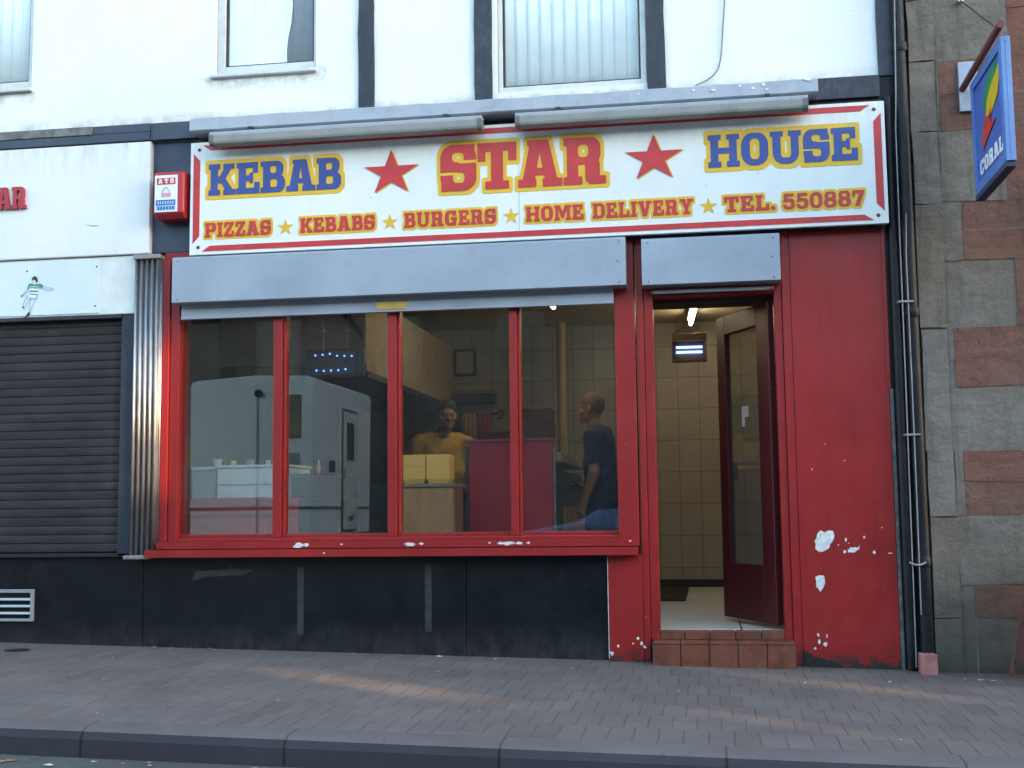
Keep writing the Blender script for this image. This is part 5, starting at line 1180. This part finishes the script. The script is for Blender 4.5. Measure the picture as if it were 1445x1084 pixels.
# ------------------------------------------------------------------ across the street (seen mirrored in the glass)
OPP = m_brick('opposite_brick', (.055, .04, .035), (.075, .05, .045), (.06, .055, .05), .225, .075, .012, 'xz', var=.5, bump=.3)
OPS = mat('opposite_stone', (.10, .09, .08), .9, var=.3)
WDK = mat('opposite_glass', (.02, .025, .03), .1, bump=0)
def opp(x0, x1, h, mw_, lab, y=-19.0, d=8):
    t = thing('terraced_house', ((x0+x1)/2, y-2, 0), lab, 'building', 'buildings across the street')
    bx(x0+.01, x1-.01, y-d, y, -.8, h).build('wall', mw_, t)
    MB().prism([(y+.3, h), (y-d-.3, h), (y-d/2, h+2.0)], x0, x1, 'x').build('roof', mat('roof_slate_dark', (.04, .04, .045), .8), t)
    n = max(1, int((x1-x0)/2.6))
    for fz in (3.9, 6.6):
        if fz+1.6 > h: continue
        for i in range(n):
            c = x0+(x1-x0)*(i+.5)/n
            w_ = bx(c-.55, c+.55, y, y+.05, fz-.1, fz+1.5).build('window', OPS, t); bx(c-.47, c+.47, y+.051, y+.058, fz, fz+1.4).build('pane', WDK, w_)
    bx(x0+.3, x1-.3, y, y+.06, .3, 2.6).build('shopfront', WDK, t)
opp(-40, -22, 7.0, OPP, 'long dark brick building across the street, far to the left')
opp(-22, -11, 6.8, OPS, 'dark stone fronted building across the street behind the motorhome')
opp(-11, 3, 6.6, OPP, 'dark brick building directly across the street from the takeaway')
opp(3, 17, 6.9, OPS, 'dark stone fronted building across the street to the right')
opp(17, 26, 9.6, OPP, 'tall dark brick building across the street beside the added sun screen')
opp(48, 70, 9.6, OPP, 'long dark brick building across the street, far to the right')
hg = thing('gobo', (37, -19, 0), 'added dark screen across the street, its openings shaping sunlight into streaks', 'gobo')  # added unseen screen; its openings aim sun streaks at pavement and pilaster
T6 = math.tan(SUN_EL); ap = []
for tx, ty, tz, w_, h_ in ((-1.9, -1.05, 0, .26, .14), (1.02, -.83, 0, .13, .12), (.64, -1.96, 0, .13, .08), (-3.512, -.07, 1.55, .07, 1.0)):
    L_ = (19+ty)/.4983; cx_ = tx+(19+ty)*1.74; cz_ = tz+L_*T6; ap.append((cx_-w_/.4983/2, cx_+w_/.4983/2, cz_-h_/2, cz_+h_/2))
X_ = sorted({26.0, 48.0, *[v for a in ap for v in a[:2]]}); Z_ = sorted({-.8, 9.6, *[v for a in ap for v in a[2:]]}); hb = MB()
for i in range(len(X_)-1):
    zs = None
    for j in range(len(Z_)-1):
        cx_, cz_ = (X_[i]+X_[i+1])/2, (Z_[j]+Z_[j+1])/2; op = any(a[0] < cx_ < a[1] and a[2] < cz_ < a[3] for a in ap)
        if not op and zs is None: zs = Z_[j]
        if zs is not None and (op or j == len(Z_)-2):
            hb.box(X_[i], X_[i+1], -19.02, -19.0, zs, Z_[j] if op else Z_[j+1]); zs = None
hb.build('gobo_sheet', OPS, hg)
# motorhome
mh = thing('motorhome', (-7.7, -14.2, 0), 'white box bodied motorhome parked tail first across the street, mirrored in the windows', 'motorhome')
MW = mat('motorhome_white', (.80, .84, .88), .4, var=.05); gzz = rz(-7.7, -12)
pr = [(-8.81, .55), (-6.65, .55), (-6.62, 3.17), (-6.64, 3.23), (-6.72, 3.27), (-7.7, 3.30), (-8.72, 3.23), (-8.81, 3.20), (-8.835, 3.13)]
MB().prism(pr, -16.1, -12.45, 'y').build('body', MW, mh, .02, 2)
MB().prism([(-16.1, .5), (-18.2, .5), (-18.3, 1.2), (-17.5, 1.4), (-16.7, 2.4), (-16.1, 2.6)], -8.60, -7.35, 'x').build('cab', MW, mh, .03, 2)
bx(-7.30, -6.83, -12.449, -12.43, 2.20, 2.95).build('rear_window', WDK, mh, .03)
bx(-8.82, -6.625, -12.449, -12.435, .99, 1.04).build('rear_stripe', DARK, mh); bx(-6.632, -6.612, -16.05, -12.5, .99, 1.04).build('side_stripe', DARK, mh)
bx(-7.62, -7.59, -12.449, -12.435, .6, 3.0).build('seam', GREYM, mh)
MB().lathe((-7.58, -12.42, 2.98), [(.0, -.02), (.07, 0), (.07, .03)], 14, 0, 'y').build('rear_lamp', DARK, mh)
bx(-7.05, -6.85, -12.449, -12.432, 1.60, 1.95).build('number_plate', GREYM, mh)
bx(-6.622, -6.612, -15.09, -14.16, .58, 2.84).build('door_frame', DARK, mh)
dr = bx(-6.628, -6.605, -15.05, -14.2, .62, 2.80).build('door', mat('motorhome_door', (.70, .74, .78), .4), mh, .01)
bx(-6.604, -6.596, -14.85, -14.4, 1.9, 2.6).build('window', WDK, dr, .03); bx(-6.604, -6.59, -14.28, -14.22, 1.55, 1.72).build('handle', DARK, dr)
bx(-6.604, -6.59, -14.8, -14.5, .78, .86).build('vent', DARK, dr)
bx(-6.628, -6.608, -13.7, -13.4, 1.65, 1.85).build('hatch', DARK, mh)
for xx in (-8.7, -6.85):
    for yy in (-13.6, -17.2):
        w_ = MB().lathe((xx-.1, yy, gzz+.36), [(0, 0), (.22, 0), (.35, .02), (.36, .1), (.35, .2), (.22, .22), (0, .22)], 24, 0, 'x').build('wheel', DARK, mh)
        MB().lathe((xx-.11, yy, gzz+.36), [(0, 0), (.18, .0), (.19, .24), (0, .24)], 16, 0, 'x').build('hub', STEEL, w_)
# blue car parked behind the viewpoint
car = thing('parked_car', (-1.2, -9.7, 0), 'small metallic blue car parked in the road, its bonnet mirrored low in the rightmost pane', 'car')
cz0 = rz(-1.2, -9)
CB = mat('car_blue_metallic', (.12, .22, .40), .25, metal=.4, var=.03)
pf_ = [(-2.75, .25), (-2.85, .45), (-2.80, .62), (-2.60, .72), (-1.75, .86), (-1.05, 1.28), (-.75, 1.40), (.20, 1.42), (.75, 1.30), (1.15, .95), (1.25, .60), (1.22, .28)]
lo_ = MB(); lay = [(-10.42, .93), (-10.30, 1.0), (-9.7, 1.02), (-9.05, 1.0), (-8.93, .93)]
vs = []; n = len(pf_)
for y, k_ in lay:
    for x, z in pf_: vs.append((-.8+(x+.8)*k_, y if z < .9 else -9.67+(y+9.67)*(.80 if z > 1.1 else .95), cz0+.05+z*(.97 if k_ < .95 else 1)))
lo_.add(vs, [(i*n+j, i*n+(j+1) % n, (i+1)*n+(j+1) % n, (i+1)*n+j) for i in range(len(lay)-1) for j in range(n)]+[tuple(range(n)), tuple(range(4*n, 5*n))[::-1]], 0)
lo_.build('body', CB, car, .03, 3)
for s_, y_ in ((1, -8.915), (-1, -10.425)):
    MB().prism([(-1.55, .93), (-1.0, 1.26), (-.70, 1.34), (.15, 1.35), (.60, 1.26), (.95, .96)], *sorted((y_-s_*.02-s_*.08, y_-s_*.07)), 'y').build('side_window', WDK, car)
for xx in (-2.05, .55):
    for yy in (-8.98, -10.36):
        w_ = MB().lathe((xx, yy-.1, cz0+.30), [(0, 0), (.18, 0), (.29, .02), (.30, .1), (.29, .18), (.18, .2), (0, .2)], 22, 0, 'y').build('wheel', DARK, car)
        MB().lathe((xx, yy-.11, cz0+.30), [(0, 0), (.16, 0), (.17, .22), (0, .22)], 16, 0, 'y').build('hub', STEEL, w_)
for yy in (-9.15, -10.2): bx(-2.84, -2.72, yy-.14, yy+.14, cz0+.56, cz0+.70).build('headlight', WHITEM, car, .02)
